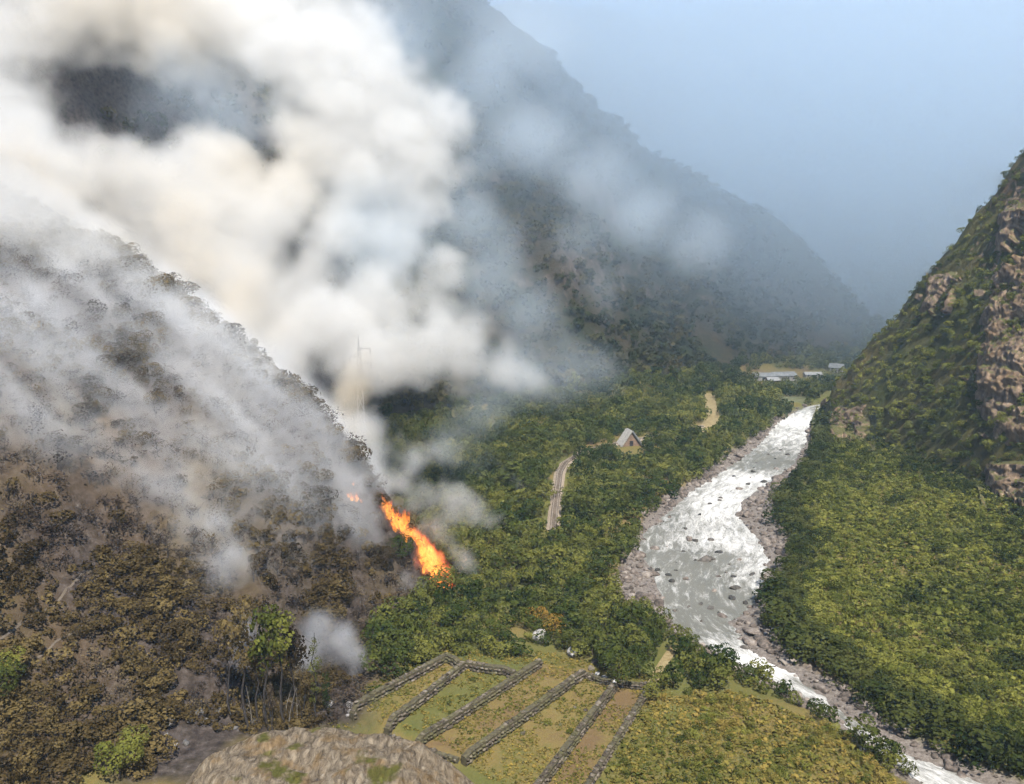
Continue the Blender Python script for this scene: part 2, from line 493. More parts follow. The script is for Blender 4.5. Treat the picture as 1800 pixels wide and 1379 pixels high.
# ------------------------------------------------------------------ river
NR, MR = 420, 60
bl, br = resample(BL, NR), resample(BR, NR)
tt = np.linspace(-0.04, 1.04, MR)
RX = bl[:, None, 0] + (br - bl)[:, None, 0] * tt; RY = bl[:, None, 1] + (br - bl)[:, None, 1] * tt
cen = (bl + br) / 2
sl = np.r_[0, np.cumsum(np.hypot(*np.diff(cen, axis=0).T))]
wid = np.hypot(*(br - bl).T)
US = sl[:, None] + 0 * tt; UT = (tt - .5)[None] * wid[:, None]
wav = 0.22 * fbm(US / 5, UT / 2.2, o=4, s=91) + 0.10 * ridged(US / 1.6, UT / 1.2, 3, 95)
RZ = WZ + wav
me = fast_mesh('river', np.stack([RX, RY, RZ], -1).reshape(-1, 3),
               np.stack([(np.arange(NR - 1)[:, None] * MR + np.arange(MR - 1)), (np.arange(NR - 1)[:, None] * MR + np.arange(MR - 1)) + 1,
                         (np.arange(1, NR)[:, None] * MR + np.arange(MR - 1)) + 1, (np.arange(1, NR)[:, None] * MR + np.arange(MR - 1))], -1).reshape(-1, 4), True)
a = me.attributes.new('flow', 'FLOAT_VECTOR', 'POINT')
a.data.foreach_set('vector', np.stack([US / 3.2, UT, 0 * US], -1).reshape(-1).astype(np.float32))
rap = np.clip(0.52 + 0.55 * fbm(US / 34, UT / 30, o=2, s=97) + 0.22 * np.interp(US, [0, 60, 170, 240, 300, 420], [.8, 1, 1, .3, .5, .1]) + 6 * 0, 0, 1)
a = me.attributes.new('rapid', 'FLOAT', 'POINT'); a.data.foreach_set('value', rap.reshape(-1).astype(np.float32))
m, t, o_ = material('river_water')
b = t.node('ShaderNodeBsdfPrincipled')
fa = t.node('ShaderNodeAttribute'); fa.attribute_name = 'flow'
ra = t.node('ShaderNodeAttribute'); ra.attribute_name = 'rapid'
fv = fa.outputs['Vector']
f1 = t.noise(fv, .42, 6, .7, .6); f2 = t.noise(fv, 2.2, 5, .72, .4)
ff = t.math('ADD', t.math('MULTIPLY', f1, .62), t.math('MULTIPLY', f2, .38))
ff = t.math('ADD', ff, t.math('MULTIPLY', t.math('SUBTRACT', ra.outputs['Fac'], .5), .30))
fm_ = t.ramp(ff, [(.45, 0.), (.55, .40), (.68, 1.)])
wc = t.mix(t.noise(fv, .12, 3, .5), (.095, .095, .075), (.19, .18, .15))
t.put(b.inputs['Base Color'], t.mix(fm_, wc, (.66, .64, .60)))
t.put(b.inputs['Roughness'], t.mix(fm_, (.5, .5, .5), (.9, .9, .9)))
b.inputs['Specular IOR Level'].default_value = .25
bp = t.node('ShaderNodeBump'); bp.inputs['Strength'].default_value = .8; bp.inputs['Distance'].default_value = .5
t.put(bp.inputs['Height'], ff); t.link(bp.outputs[0], b.inputs['Normal'])
t.link(b.outputs[0], o_.inputs[0])
me.materials.append(m)
o = bpy.data.objects.new('river', me); C.objects.link(o)
tag(o, 'white foaming river running through the valley', None, None, 'structure')
# ------------------------------------------------------------------ foliage materials
def leaf_mat(name, dark, mid, light, patch=.025, shift=0.0):
    m, t, o = material(name)
    geo = t.node('ShaderNodeNewGeometry'); pos = geo.outputs['Position']
    a = t.node('ShaderNodeAttribute'); a.attribute_name = 'tint'
    oi = t.node('ShaderNodeObjectInfo')
    r = t.math('FRACT', t.math('ADD', a.outputs['Fac'], oi.outputs['Random']))
    n = t.noise(pos, patch, 2, .5); n2 = t.noise(pos, .55, 2, .6)
    v = t.math('ADD', t.math('MULTIPLY', r, .62), t.math('ADD', t.math('MULTIPLY', n, 1.25), t.math('MULTIPLY', n2, .5)))
    v = t.math('ADD', v, -.68 + shift)
    col = t.ramp(v, [(.12, dark), (.45, mid), (.85, light)])
    d = t.node('ShaderNodeBsdfDiffuse'); tr = t.node('ShaderNodeBsdfTranslucent'); mx = t.node('ShaderNodeMixShader')
    t.link(col, d.inputs[0]); t.link(col, tr.inputs[0]); mx.inputs[0].default_value = .22
    t.link(d.outputs[0], mx.inputs[1]); t.link(tr.outputs[0], mx.inputs[2]); t.link(mx.outputs[0], o.inputs[0])
    return m
ML_tree = leaf_mat('leaf_tree', (.024, .040, .010), (.064, .078, .019), (.165, .162, .037))
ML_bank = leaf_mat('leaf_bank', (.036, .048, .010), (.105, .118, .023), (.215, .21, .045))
ML_dry = leaf_mat('leaf_dry', (.034, .024, .011), (.092, .066, .028), (.17, .125, .05))
ML_burnt = leaf_mat('leaf_burnt', (.030, .023, .019), (.085, .062, .045), (.15, .115, .06))
ML_straw = leaf_mat('leaf_straw', (.075, .085, .018), (.165, .15, .036), (.29, .21, .055))
ML_dark_shade = leaf_mat('leaf_dark_shade', (.020, .032, .009), (.045, .056, .015), (.095, .10, .026))  # dark leaves; the shade of the bank edge is put into this colour
ML_mount = leaf_mat('leaf_mountain', (.018, .028, .010), (.045, .052, .016), (.105, .086, .034), .016)
ML_bright = leaf_mat('leaf_bright', (.06, .09, .012), (.12, .16, .02), (.17, .19, .03))
ML_orange = leaf_mat('leaf_orange', (.14, .09, .02), (.24, .15, .03), (.3, .18, .04))
def bark_mat(name, a, b):
    return surface(name, lambda t, pos, geo: (t.ramp(t.noise(pos, 3.0, 3, .6), [(.3, a), (.7, b)]), t.noise(pos, 7.0, 2), .5, .05), .9)
MB_trunk = bark_mat('bark_brown', (.05, .038, .026), (.12, .095, .07))
MB_char = bark_mat('bark_charred', (.02, .018, .017), (.07, .06, .055))
MB_pale = bark_mat('bark_pale', (.13, .11, .09), (.26, .23, .19))

# ------------------------------------------------------------------ crowns made of many leaf clumps
def crown(nq, seed, flat=0.8, leaf=.12, wide=.5, blobs=9, base=.28, solid=.85):
    r = np.random.default_rng(seed)
    cs = r.normal(size=(blobs, 3)); cs /= np.linalg.norm(cs, axis=1)[:, None]
    cs *= (r.random(blobs) ** .4 * .62)[:, None]
    cs[:, 2] *= .8
    rad = .30 + .22 * r.random(blobs)
    k = r.integers(0, blobs, nq * 3)
    n = r.normal(size=(nq * 3, 3)); n[:, 2] += .25; n /= np.linalg.norm(n, axis=1)[:, None]
    p = cs[k] + n * (rad[k] * (solid + (1 - solid) * r.random(nq * 3)))[:, None]
    d = np.min(np.linalg.norm(p[:, None] - cs[None], axis=2) - rad[None], axis=1)
    ok = np.where(d > -.09)[0][:nq]                     # keep what lies on the outside of the clumps
    p, n = p[ok], n[ok]
    n = n + r.normal(size=n.shape) * .45; n /= np.linalg.norm(n, axis=1)[:, None]
    u = np.cross(n, r.normal(size=n.shape)); u /= np.linalg.norm(u, axis=1)[:, None]
    w = np.cross(n, u)
    s = leaf * (.6 + .9 * r.random(len(p)))[:, None]
    e = (.55 + .5 * r.random(len(p)))[:, None]
    V = np.stack([p - u * s, p - w * s * e + n * s * .2, p + u * s, p + w * s * e + n * s * .25], 1)
    V[..., 0] *= wide / .8; V[..., 1] *= wide / .8
    V[..., 2] = base + (V[..., 2] + .8) / 1.6 * (1 - base) * (flat / .8)
    F = np.arange(len(p) * 4).reshape(-1, 4)
    return V.reshape(-1, 3), F
def tube(path, radii, n=6):
    path = np.asarray(path, float); V = []; F = []
    for i, (p, r) in enumerate(zip(path, radii)):
        d = path[min(i + 1, len(path) - 1)] - path[max(i - 1, 0)]; d /= np.linalg.norm(d) + 1e-9
        a = np.cross(d, [0.31, .95, .07]); a /= np.linalg.norm(a); b = np.cross(d, a)
        for k in range(n):
            th = 2 * math.pi * k / n
            V.append(p + r * (math.cos(th) * a + math.sin(th) * b))
    for i in range(len(path) - 1):
        for k in range(n):
            F.append((i * n + k, i * n + (k + 1) % n, (i + 1) * n + (k + 1) % n, (i + 1) * n + k))
    return np.array(V), np.array(F)
def join(parts):
    V = []; F = []; o = 0
    for v, f in parts:
        V.append(v); F.append(f + o); o += len(v)
    return np.concatenate(V), np.concatenate(F)
def limbs(seed, top=.75, r0=.035, nb=5, spread=.3, n=5):
    r = np.random.default_rng(seed)
    bend = r.normal(size=2) * .05
    zs = np.linspace(-.05, top, 5)
    path = np.c_[bend[0] * zs * zs * 3, bend[1] * zs * zs * 3, zs]
    ps = [tube(path, r0 * (1 - .75 * np.linspace(0, 1, 5)), n)]
    for k in range(nb):
        z = top * (.35 + .55 * r.random()); a = r.random() * 6.28; L = spread * (.6 + .6 * r.random())
        s = np.array([bend[0] * z * z * 3, bend[1] * z * z * 3, z]); e = s + np.array([math.cos(a) * L, math.sin(a) * L, L * (.5 + .5 * r.random())])
        ps.append(tube([s, (s + e) / 2 + [0, 0, -.02], e], [r0 * .5, r0 * .35, r0 * .12], 4))
    return join(ps)
TREE_F = [crown(1300, 150 + k, leaf=.042, wide=.46 + .05 * (k % 3), blobs=9 + k % 4, base=.2, solid=.7) for k in range(4)]
TREE_C = [crown(430, 100 + k, leaf=.075, wide=.46 + .05 * (k % 3), blobs=8 + k % 4, base=.2) for k in range(7)]
SHRUB_C = [crown(420, 200 + k, leaf=.07, wide=.62 + .06 * (k % 3), blobs=6 + k % 3, base=-.02) for k in range(6)]
THIN_C = [crown(110, 300 + k, leaf=.075, wide=.60, blobs=7, base=.05, solid=.5) for k in range(5)]
LOW_T = [crown(150, 400 + k, leaf=.12, wide=.52, blobs=7, base=.1) for k in range(6)]
LOW_S = [crown(105, 500 + k, leaf=.135, wide=.62, blobs=5, base=-.04) for k in range(6)]
FAR_T = [crown(46, 600 + k, leaf=.21, wide=.55, blobs=5, base=.02) for k in range(6)]

def as_mesh(name, vf, mat, scale=1.0):
    me = fast_mesh(name, vf[0] * scale, vf[1]); me.materials.append(mat); return me
tree_crowns = [as_mesh('crown', c, ML_tree) for c in TREE_C]
tree_trunks = [as_mesh('trunk', limbs(700 + k, .62), MB_trunk) for k in range(7)]
bank_shrubs = [as_mesh('shrub', c, ML_bank) for c in SHRUB_C]
dark_shade_shrubs = [as_mesh('shrub', c, ML_dark_shade) for c in SHRUB_C]
straw_shrubs = [as_mesh('shrub', c, ML_straw) for c in SHRUB_C]
dry_shrubs = [as_mesh('shrub', c, ML_dry) for c in SHRUB_C]
burnt_leaf = [as_mesh('crown', c, ML_burnt) for c in THIN_C]
burnt_stem = [as_mesh('stem', limbs(800 + k, .8, .03, 9, .35, 4), MB_char) for k in range(5)]

# ------------------------------------------------------------------ where things grow
def jitter_grid(x0, x1, y0, y1, step):
    X, Y = np.meshgrid(np.arange(x0, x1, step), np.arange(y0, y1, step))
    X = X + rng.uniform(-.48, .48, X.shape) * step; Y = Y + rng.uniform(-.48, .48, Y.shape) * step
    return X.ravel(), Y.ravel()
def in_view(x, y, z, m=140):
    px, py, d = project(x, y, z)
    return (d > 5) & (px > -m) & (px < 1800 + m) & (py > -m) & (py < 1379 + m)
def seen(x, y, z):                           # is the spot open to the look-out over the ground?
    ok = np.ones(len(x), bool)
    for f in np.linspace(.25, .985, 60):
        ok &= hgt(x * f, y * f) < H + (z - H) * f + .3
    return ok
rail_pix = [(972, 935), (975, 900), (980, 860), (984, 832), (994, 814), (1020, 799), (1060, 786), (1100, 778), (1160, 768), (1235, 752)]
RAIL = resample(np.array([P(a, b)[:2] for a, b in rail_pix]), 60)
path_a = resample(np.array([hit(a, b)[:2] for a, b in ((0, 1125), (60, 1078), (115, 1040), (172, 1000))]), 20)
path_b = resample(np.array([hit(a, b)[:2] for a, b in ((45, 1168), (95, 1132), (160, 1086))]), 16)
path_c = resample(np.array([P(a, b)[:2] for a, b in ((1143, 1212), (1158, 1175), (1188, 1132))]), 14)
path_d = resample(np.array([P(a, b)[:2] for a, b in ((1256, 742), (1250, 720), (1247, 695))]), 14)
clear_pix = [[(1226, 766), (1238, 738), (1276, 736), (1266, 766)], [(1330, 680), (1336, 664), (1485, 654), (1487, 662), (1420, 673)], [(1370, 716), (1372, 696), (1420, 696), (1410, 712)],
             [(1078, 806), (1082, 770), (1130, 770), (1132, 806)], [(940, 1168), (930, 1132), (1030, 1158), (1060, 1205), (1000, 1190)], [(270, 1379), (300, 1290), (880, 1290), (900, 1400)]]
CLEAR = [poly(c) for c in clear_pix]
KNOLL = poly([(240, 1400), (300, 1340), (420, 1290), (640, 1285), (780, 1325), (880, 1400)])
def free(x, y, r=2.0):
    ok = (sdist(x, y, CH) > r * .5 - 4.0 * np.clip(fbm(x / 10, y / 10, o=2, s=55) + .35, 0, 1) * (x < np.interp(y, [130, 200, 250, 300, 400, 470, 545, 900], [86, 62, 50, 60, 110, 150, 200, 520]))) & (sdist(x, y, TP) > r * .6) & (seg_dist(x, y, RAIL) > 3.4 + r * .4)
    for p, w in ((path_a, .2), (path_b, .1), (path_c, 1.2), (path_d, 4.0)): ok &= seg_dist(x, y, p) > w + r * .35
    for c in CLEAR: ok &= sdist(x, y, c) > r * .5
    ok &= sdist(x, y, KNOLL) > 0
    return ok
BURNT_FLAT = BP
near_tower = np.array([-18., 236.])
zones = {}                                   # name -> x, y, z, height, variant
def grow(name, x, y, hmin, hmax, sink=.12, pat=30, seed=0):
    s = .5 + .5 * fbm(x / pat, y / pat, o=2, s=900 + seed)
    h = (hmin + (hmax - hmin) * np.clip(.65 * s + .35 * rng.random(len(x)), 0, 1)) * (.8 + .4 * rng.random(len(x)))
    z = hgt(x, y) - sink * h
    zones[name] = np.c_[x, y, z, h, rng.random(len(x)) * 6.283, rng.random(len(x))]
# trees of the valley floor (left of the river)
x, y = jitter_grid(-60, 330, 150, 900, 4.0)
l = lab_at(x, y)
left = x < np.interp(y, [130, 200, 250, 300, 400, 470, 545, 900], [86, 62, 50, 60, 110, 150, 200, 520])
ok = (l == 0) & left & free(x, y, 2.2) & (sdist(x, y, BURNT_FLAT) > 1) & (sdist(x, y, meadow) > 2) & in_view(x, y, 2)
ok &= ~((y > 560) & (rng.random(len(x)) < .25))
x, y = x[ok], y[ok]
big = sstep(430, 520, y)
grow('floor', x, y, 2.6, 8.2, pat=16, seed=1)
em_ = rng.random(len(x)) < .05
zones['floor'][em_, 3] *= 1.5
# right bank scrub
x, y = jitter_grid(60, 300, 130, 480, 3.1)
ok = (lab_at(x, y) == 0) & ~(x < np.interp(y, [130, 200, 250, 300, 400, 470, 545], [90, 66, 55, 70, 120, 155, 200])) & free(x, y, 1.6) & in_view(x, y, 2)
x, y = x[ok], y[ok]
grow('bank', x, y, 1.5, 4.8, pat=12, seed=2)
e = sdist(x, y, CH)
zones['bank'][:, 3] *= (.72 + .28 * np.exp(-e / 10)) * (1 + .9 * np.exp(-e / 7))
ctoe = 1 - sstep(6, 26, np.abs(np.minimum(cliff_f(x, y), 0)) / .9 * .6)
big_ = (rng.random(len(x)) < .035 + .10 * ctoe) & (e > 8)
zones['bank'][big_, 3] *= 1.8
zones['bank'][:, 2] = hgt(x, y) - .1 * zones['bank'][:, 3]
bank_dark_shade = (e < 8 + 3 * rng.random(len(x))) | (rng.random(len(x)) < .85 * ctoe) | big_  # shade painted on river edge and cliff foot; big trees are dark-leaved
zones['bank'] = np.c_[zones['bank'], bank_dark_shade]
# meadow shrubs in the near right
x, y = jitter_grid(10, 90, 125, 215, 2.5)
ok = (sdist(x, y, meadow) < 3) & free(x, y, .8) & (fbm(x / 9, y / 9, o=2, s=7) > -.05) & in_view(x, y, 1)
grow('meadow', x[ok], y[ok], .7, 2.6, pat=12, seed=3)
# burnt hillside
x, y = jitter_grid(-200, 20, 110, 300, 2.0)
ok = ((lab_at(x, y) == 1) | (sdist(x, y, BURNT_FLAT) < 0)) & free(x, y, .8) & in_view(x, y, hgt(x, y))
x, y = x[ok], y[ok]
pxx, pyy, _ = project(x, y, hgt(x, y))
green = sstep(.1, .5, fbm(x / 16, y / 16, o=3, s=12) + .75 * sstep(900, 1150, pyy) * sstep(420, 200, pxx) + .12)
isdry = rng.random(len(x)) < np.clip(green * .95 + .06, 0, 1)
grow('dry', x[isdry], y[isdry], 1.5, 4.8, pat=12, seed=4)
b_ = ~isdry & (rng.random(len(x)) < .7)
grow('burnt', x[b_], y[b_], 1.4, 4.8, sink=.05, seed=5)
# cliff scrub
x, y = jitter_grid(120, 330, 250, 560, 3.0)
l = lab_at(x, y); z = hgt(x, y)
dens = fbm(x / 22, y / 22, o=3, s=14) - .9 * sstep(-14, 14, x - (184 + z * .30)) + 1.1
ok = (l == 4) & (dens > rng.random(len(x)) * .5) & in_view(x, y, z) & free(x, y, 1)
grow('cliff', x[ok], y[ok], 1.8, 4.2, sink=.2, seed=6)
# wooded mountain and the ridge behind the smoke
x, y = jitter_grid(-520, 420, 380, 1080, 6.6)
l = lab_at(x, y); z = hgt(x, y)
ok = ((l == 3) | (l == 2)) & in_view(x, y, z, 60) & (fbm(x / 60, y / 60, o=3, s=15) > -.38 + .3 * rng.random(len(x)) * (z > 60))
ok[ok] &= seen(x[ok], y[ok], z[ok] + 5)
grow('mountain', x[ok], y[ok], 5.0, 9.0, sink=.2, pat=60, seed=7)
x, y = jitter_grid(-60, 760, 640, 1250, 8.0)
l = lab_at(x, y); z = hgt(x, y)
ok = ((l == 5) | ((l == 0) & (y > 700) & (x > 200))) & in_view(x, y, z, 60)
ok[ok] &= seen(x[ok], y[ok], z[ok] + 5)
grow('far', x[ok], y[ok], 6, 10, sink=.2, pat=80, seed=8)

def mass(name, rows, lib, mat, label, cat=None, extra=None):
    """what is left of a wood or scrub once its nearest plants stand as things: one object"""
    V, F, T, o = [], [], [], 0
    for i, r in enumerate(rows):
        v, f = lib[i % len(lib)]
        c, s = math.cos(r[4]), math.sin(r[4]); h = r[3]
        q = np.empty_like(v)
        q[:, 0] = (v[:, 0] * c - v[:, 1] * s) * h + r[0]; q[:, 1] = (v[:, 0] * s + v[:, 1] * c) * h + r[1]; q[:, 2] = v[:, 2] * h * (.75 + .55 * ((r[5] * 7.3) % 1)) + r[2]
        V.append(q); F.append(f + o); o += len(v); T.append(np.full(len(v), r[5]))
    if not V: return None
    me = fast_mesh(name, np.concatenate(V), np.concatenate(F)); me.materials.append(mat)
    a = me.attributes.new('tint', 'FLOAT', 'POINT'); a.data.foreach_set('value', np.concatenate(T).astype(np.float32))
    ob = bpy.data.objects.new(name, me); C.objects.link(ob)
    return tag(ob, label, None, None, 'stuff')
def split(rows, n):
    """the n plants that show largest from the look-out, and the rest"""
    x, y, z, h = rows[:, 0], rows[:, 1], rows[:, 2], rows[:, 3]
    px, py, d = project(x, y, z + h * .6)
    vis = (px > 5) & (px < 1795) & (py > 5) & (py < 1372) & seen(x, y, z + h * .9)
    size = np.where(vis, h / d, 0)
    idx = np.argsort(-size)[:n]
    idx = idx[size[idx] > 0]
    m = np.zeros(len(rows), bool); m[idx] = True
    return rows[m], rows[~m]
def plant(name, me, r, label, cat, group, parent=None, tilt=.06):
    o = bpy.data.objects.new(name, me); C.objects.link(o)
    o.location = (r[0], r[1], r[2]); o.scale = (r[3] * random.uniform(.85, 1.2), r[3] * random.uniform(.85, 1.2), r[3] * random.uniform(.75, 1.2))
    o.rotation_euler = (random.uniform(-tilt, tilt), random.uniform(-tilt, tilt), r[4])
    return tag(o, label, cat, group)
def tree_thing(name, r, trunk, crown_me, label, cat, group, sub='crown', stem='trunk'):
    e_ = empty(name, r[:3], r[4]); e_.scale = (r[3] * random.uniform(.85, 1.2), r[3] * random.uniform(.85, 1.2), r[3] * random.uniform(.8, 1.25))
    e_.rotation_euler = (random.uniform(-.05, .05), random.uniform(-.05, .05), r[4])
    tag(e_, label, cat, group)
    a = bpy.data.objects.new(stem, trunk); b2 = bpy.data.objects.new(sub, crown_me)
    for c in (a, b2): C.objects.link(c); c.parent = e_
    return e_

near, rest = split(zones['floor'], 300)
def zone_label(r):
    px, py, d = project(r[0], r[1], r[2])
    sz = 'tall' if r[3] > 6.4 else ('small' if r[3] < 4.2 else 'mid-sized')
    if seg_dist(np.array([r[0]]), np.array([r[1]]), RAIL)[0] < 12: z = 'leafy green tree beside the railway track'
    elif py > 1030 and px < 700: z = 'green tree at the left corner of the terraces by the burnt ground'
    elif py > 1030 and px < 880: z = 'dark green tree between the flames and the stone terraces'
    elif py > 1030 and px > 1190: z = 'yellow-green tree between the near meadow and the lower river'
    elif py > 1030 and px > 1090: z = 'yellow-green tree between the terraces and the river bend'
    elif py > 1000: z = 'green tree behind the top edge of the stone terraces'
    elif px > 1020 and py > 900: z = 'green tree on the left river bank above the bend'
    elif px > 1020: z = 'green tree between the A-frame hut and the river'
    elif py > 900: z = 'green tree between the flames and the railway'
    else: z = 'green tree in the wood below the white smoke'
    return sz + ' ' + z, sz + ' ' + z.replace('tree', 'trees')
for i, r in enumerate(near):
    lb, gr = zone_label(r)
    tree_thing('broadleaf_tree', r, tree_trunks[i % 7], tree_crowns[(i * 3) % 7], lb, 'tree', gr)
mass('valley_wood', rest, LOW_T, ML_tree, 'dense green wood on the valley floor')
near, rest = split(zones['bank'], 300)
for i, r in enumerate(near):
    e1 = sdist(np.array([r[0]]), np.array([r[1]]), CH)[0]
    px, py, d = project(*r[:3])
    sz = 'large' if r[3] > 4.6 else ('small' if r[3] < 3.2 else 'mid-sized')
    if e1 < 9: z = 'shade-painted shrub on the right bank edge ' + ('at the bottom right corner' if py > 1290 else 'above the stony lower shore' if py > 1200 else 'behind the flat slabs at the bend' if py > 1080 else 'beside the widest water' if py > 960 else 'opposite the upper rapids')
    else: z = 'yellow-green shrub of the right bank, ' + ('near the lower right corner' if px > 1620 and py > 1180 else 'close to the right edge' if px > 1620 else 'above the stony lower shore' if py > 1120 else 'level with the river bend')
    plant('bank_shrub', (dark_shade_shrubs if r[6] else bank_shrubs)[i % 6], r, sz + ' ' + z, 'shrub', sz + ' ' + z)
mass('bank_scrub', rest[rest[:, 6] < .5], LOW_S, ML_bank, 'dense yellow-green scrub on the right bank')
mass('dark_shade_scrub', rest[rest[:, 6] > .5], LOW_S, ML_dark_shade, 'dark green, shade-painted scrub along the right bank and below the cliff')
def mlab(r):
    px, py, d = project(*r[:3])
    z = ('straw-coloured' if r[5] < .62 else 'green') + ' shrub of the near meadow ' + ('beside the rightmost terrace wall' if px < 1180 else 'near the lower river' if px > 1420 else 'at the bottom edge of the frame' if py > 1310 else 'in its middle')
    z = ('low ' if r[3] < 1.5 else 'bushy ') + z
    return z, 'shrub', z
near, rest = split(zones['meadow'], 300)
for i, r in enumerate(near):
    plant('meadow_shrub', (straw_shrubs if r[5] < .62 else bank_shrubs)[i % 6], r, *mlab(r))
mass('meadow_scrub', rest, LOW_S, ML_straw, 'low straw-coloured scrub of the near meadow')
def hill_label(px, py, h_, what, cat):
    sz = 'large' if h_ > 4.2 else ('small' if h_ < 2.8 else 'mid-sized')
    if py > 1180: w = 'at the left foot of the hillside' if px < 300 else 'beside the eucalyptus clump'
    elif py > 1000: w = 'by the dusty trails on the left hillside' if px < 230 else 'on the lower hillside above the eucalyptus clump' if px < 560 else 'at the slope foot left of the flames'
    elif py > 780: w = 'on the left edge of the smoking hillside' if px < 250 else 'in the middle of the smoking hillside' if px < 500 else 'on the smoking hillside just left of the flames'
    else: w = 'on the upper smoking hillside at the left' if px < 250 else 'on the hillside crest against the white smoke'
    return sz + ' ' + what + ' ' + w, cat, sz + ' ' + what + ' ' + w
near, rest = split(zones['dry'], 300)
for i, r in enumerate(near):
    px, py, d = project(*r[:3])
    plant('dry_shrub', dry_shrubs[i % 6], r, *hill_label(px, py, r[3], 'brown-green shrub', 'shrub'))
mass('dry_scrub', rest, LOW_S, ML_dry, 'brown-green scrub on the left hillside')
near, rest = split(zones['burnt'], 300)
for i, r in enumerate(near):
    px, py, d = project(*r[:3])
    tree_thing('burnt_bush', r, burnt_stem[i % 5], burnt_leaf[(i * 2) % 5], *hill_label(px, py, r[3], 'charred half-bare bush', 'bush'), 'scorched_leaves', 'stems')
mass('burnt_scrub', rest, [join([THIN_C[k], limbs(830 + k, .8, .03, 5, .35, 3)]) for k in range(5)], ML_burnt, 'charred scrub on the burnt hillside')
near, rest = split(zones['cliff'], 300)
for i, r in enumerate(near):
    px, py, d = project(*r[:3])
    z = 'green shrub ' + ('near the skyline of the right-hand cliff' if py < 560 else 'low on the cliff slope near the river' if px < 1560 else 'on the cliff slope left of the rock face' if py < 760 else 'at the foot of the right-hand cliff')
    plant('cliff_shrub', bank_shrubs[i % 6], r, z, 'shrub', z)
mass('cliff_scrub', rest, LOW_S, ML_bank, 'green scrub on the right-hand cliff slope')
x, y = jitter_grid(-48, 48, 140, 215, .62)
ok = (sdist(x, y, TP) < 7) & (lab_at(x, y) == 0) & (sdist(x, y, KNOLL) > 1) & (sdist(x, y, CH) > 1) & (sdist(x, y, BURNT_FLAT) > -1) & (fbm(x / 4, y / 4, o=3, s=19) + .3 * rng.random(len(x)) > .0)
zones['tufts'] = np.c_[x[ok], y[ok], hgt(x[ok], y[ok]) - .05, .22 + .4 * rng.random(ok.sum()) ** 2, rng.random(ok.sum()) * 6.28, rng.random(ok.sum())]
TUFT = [crown(9, 660 + k, leaf=.38, wide=.9, blobs=3, base=-.1) for k in range(5)]
x, y = jitter_grid(8, 85, 128, 205, .8)
ok = (sdist(x, y, meadow) < 1.5) & (sdist(x, y, CH) > 1) & (sdist(x, y, TP) > .3) & (seg_dist(x, y, path_c) > 1)
zones['meadow_tufts'] = np.c_[x[ok], y[ok], hgt(x[ok], y[ok]) - .08, .35 + .7 * rng.random(ok.sum()) ** 2, rng.random(ok.sum()) * 6.28, rng.random(ok.sum())]
x, y = jitter_grid(70, 260, 140, 420, 1.25)
ok = (lab_at(x, y) == 0) & (sdist(x, y, CH) > 9) & ~(x < np.interp(y, [130, 200, 250, 300, 400, 470, 545], [90, 66, 55, 70, 120, 155, 200])) & in_view(x, y, 0, 30)
zones['bank_tufts'] = np.c_[x[ok], y[ok], hgt(x[ok], y[ok]) - .08, .6 + 1.0 * rng.random(ok.sum()) ** 2, rng.random(ok.sum()) * 6.28, rng.random(ok.sum())]
mass('bank_grass', zones['bank_tufts'], TUFT, ML_bank, 'tall yellow-green grass between the shrubs of the right bank')
mass('meadow_grass', zones['meadow_tufts'], TUFT, ML_straw, 'tall straw-yellow grass of the near meadow')
mass('terrace_grass', zones['tufts'], TUFT, ML_straw, 'short dry grass tufts in the terrace fields')
mass('mountain_forest', zones['mountain'], FAR_T, ML_mount, 'forest covering the mountainside behind the smoke')
mass('far_forest', zones['far'], FAR_T, ML_mount, 'hazy forest at the head of the valley')
print('ZONES', {k: len(v) for k, v in zones.items()})
# ------------------------------------------------------------------ rock
def rock_mat(name, dark, mid, light, sc=1.0, lichen=None):
    def b(t, pos, geo):
        oi = t.node('ShaderNodeObjectInfo')
        n = t.noise(pos, .9 * sc, 5, .68); n2 = t.noise(pos, .22 * sc, 2, .5)
        v = t.math('ADD', n, t.math('MULTIPLY', t.math('SUBTRACT', oi.outputs['Random'], .5), .3))
        col = t.ramp(v, [(.28, dark), (.5, mid), (.72, light)])
        if lichen: col = t.mix(t.ramp(n2, [(.48, 0.), (.62, .7)]), col, lichen)
        return col, n, .7, .4
    return surface(name, b, .9)
MR_river = rock_mat('rock_river', (.05, .042, .036), (.15, .12, .098), (.29, .25, .21))
MR_wet = rock_mat('rock_wet', (.025, .024, .022), (.07, .065, .058), (.14, .12, .10))
MR_wall = rock_mat('rock_wall', (.03, .023, .017), (.092, .074, .054), (.21, .178, .138), 1.2, (.10, .095, .04))
MR_pale = rock_mat('rock_pale', (.20, .185, .165), (.38, .36, .33), (.58, .56, .52))
MR_cliff = rock_mat('rock_cliff', (.035, .027, .02), (.125, .085, .052), (.23, .165, .11), .5, (.22, .095, .035))
MR_ash = rock_mat('rock_ash', (.06, .055, .052), (.17, .16, .15), (.34, .32, .31))
def ico(sub):
    bm = bmesh.new(); bmesh.ops.create_icosphere(bm, subdivisions=sub, radius=1.0)
    V = np.array([v.co[:] for v in bm.verts]); F = np.array([[v.index for v in f.verts] for f in bm.faces]); bm.free()
    return V, F
def rock_geo(seed, sub=2, cuts=11, rough=.1):
    r = np.random.default_rng(seed)
    V, F = ico(sub)
    for k in range(cuts):
        d = r.normal(size=3); d /= np.linalg.norm(d); c = .55 + .3 * r.random()
        s = V @ d; V = V - np.maximum(s - c, 0)[:, None] * d
    V = V * (1 + rough * fbm(V[:, 0] * 2 + seed, V[:, 1] * 2, V[:, 2] * 2, o=3, s=seed))[:, None]
    return V, F
ROCKS = [rock_geo(40 + k) for k in range(9)]
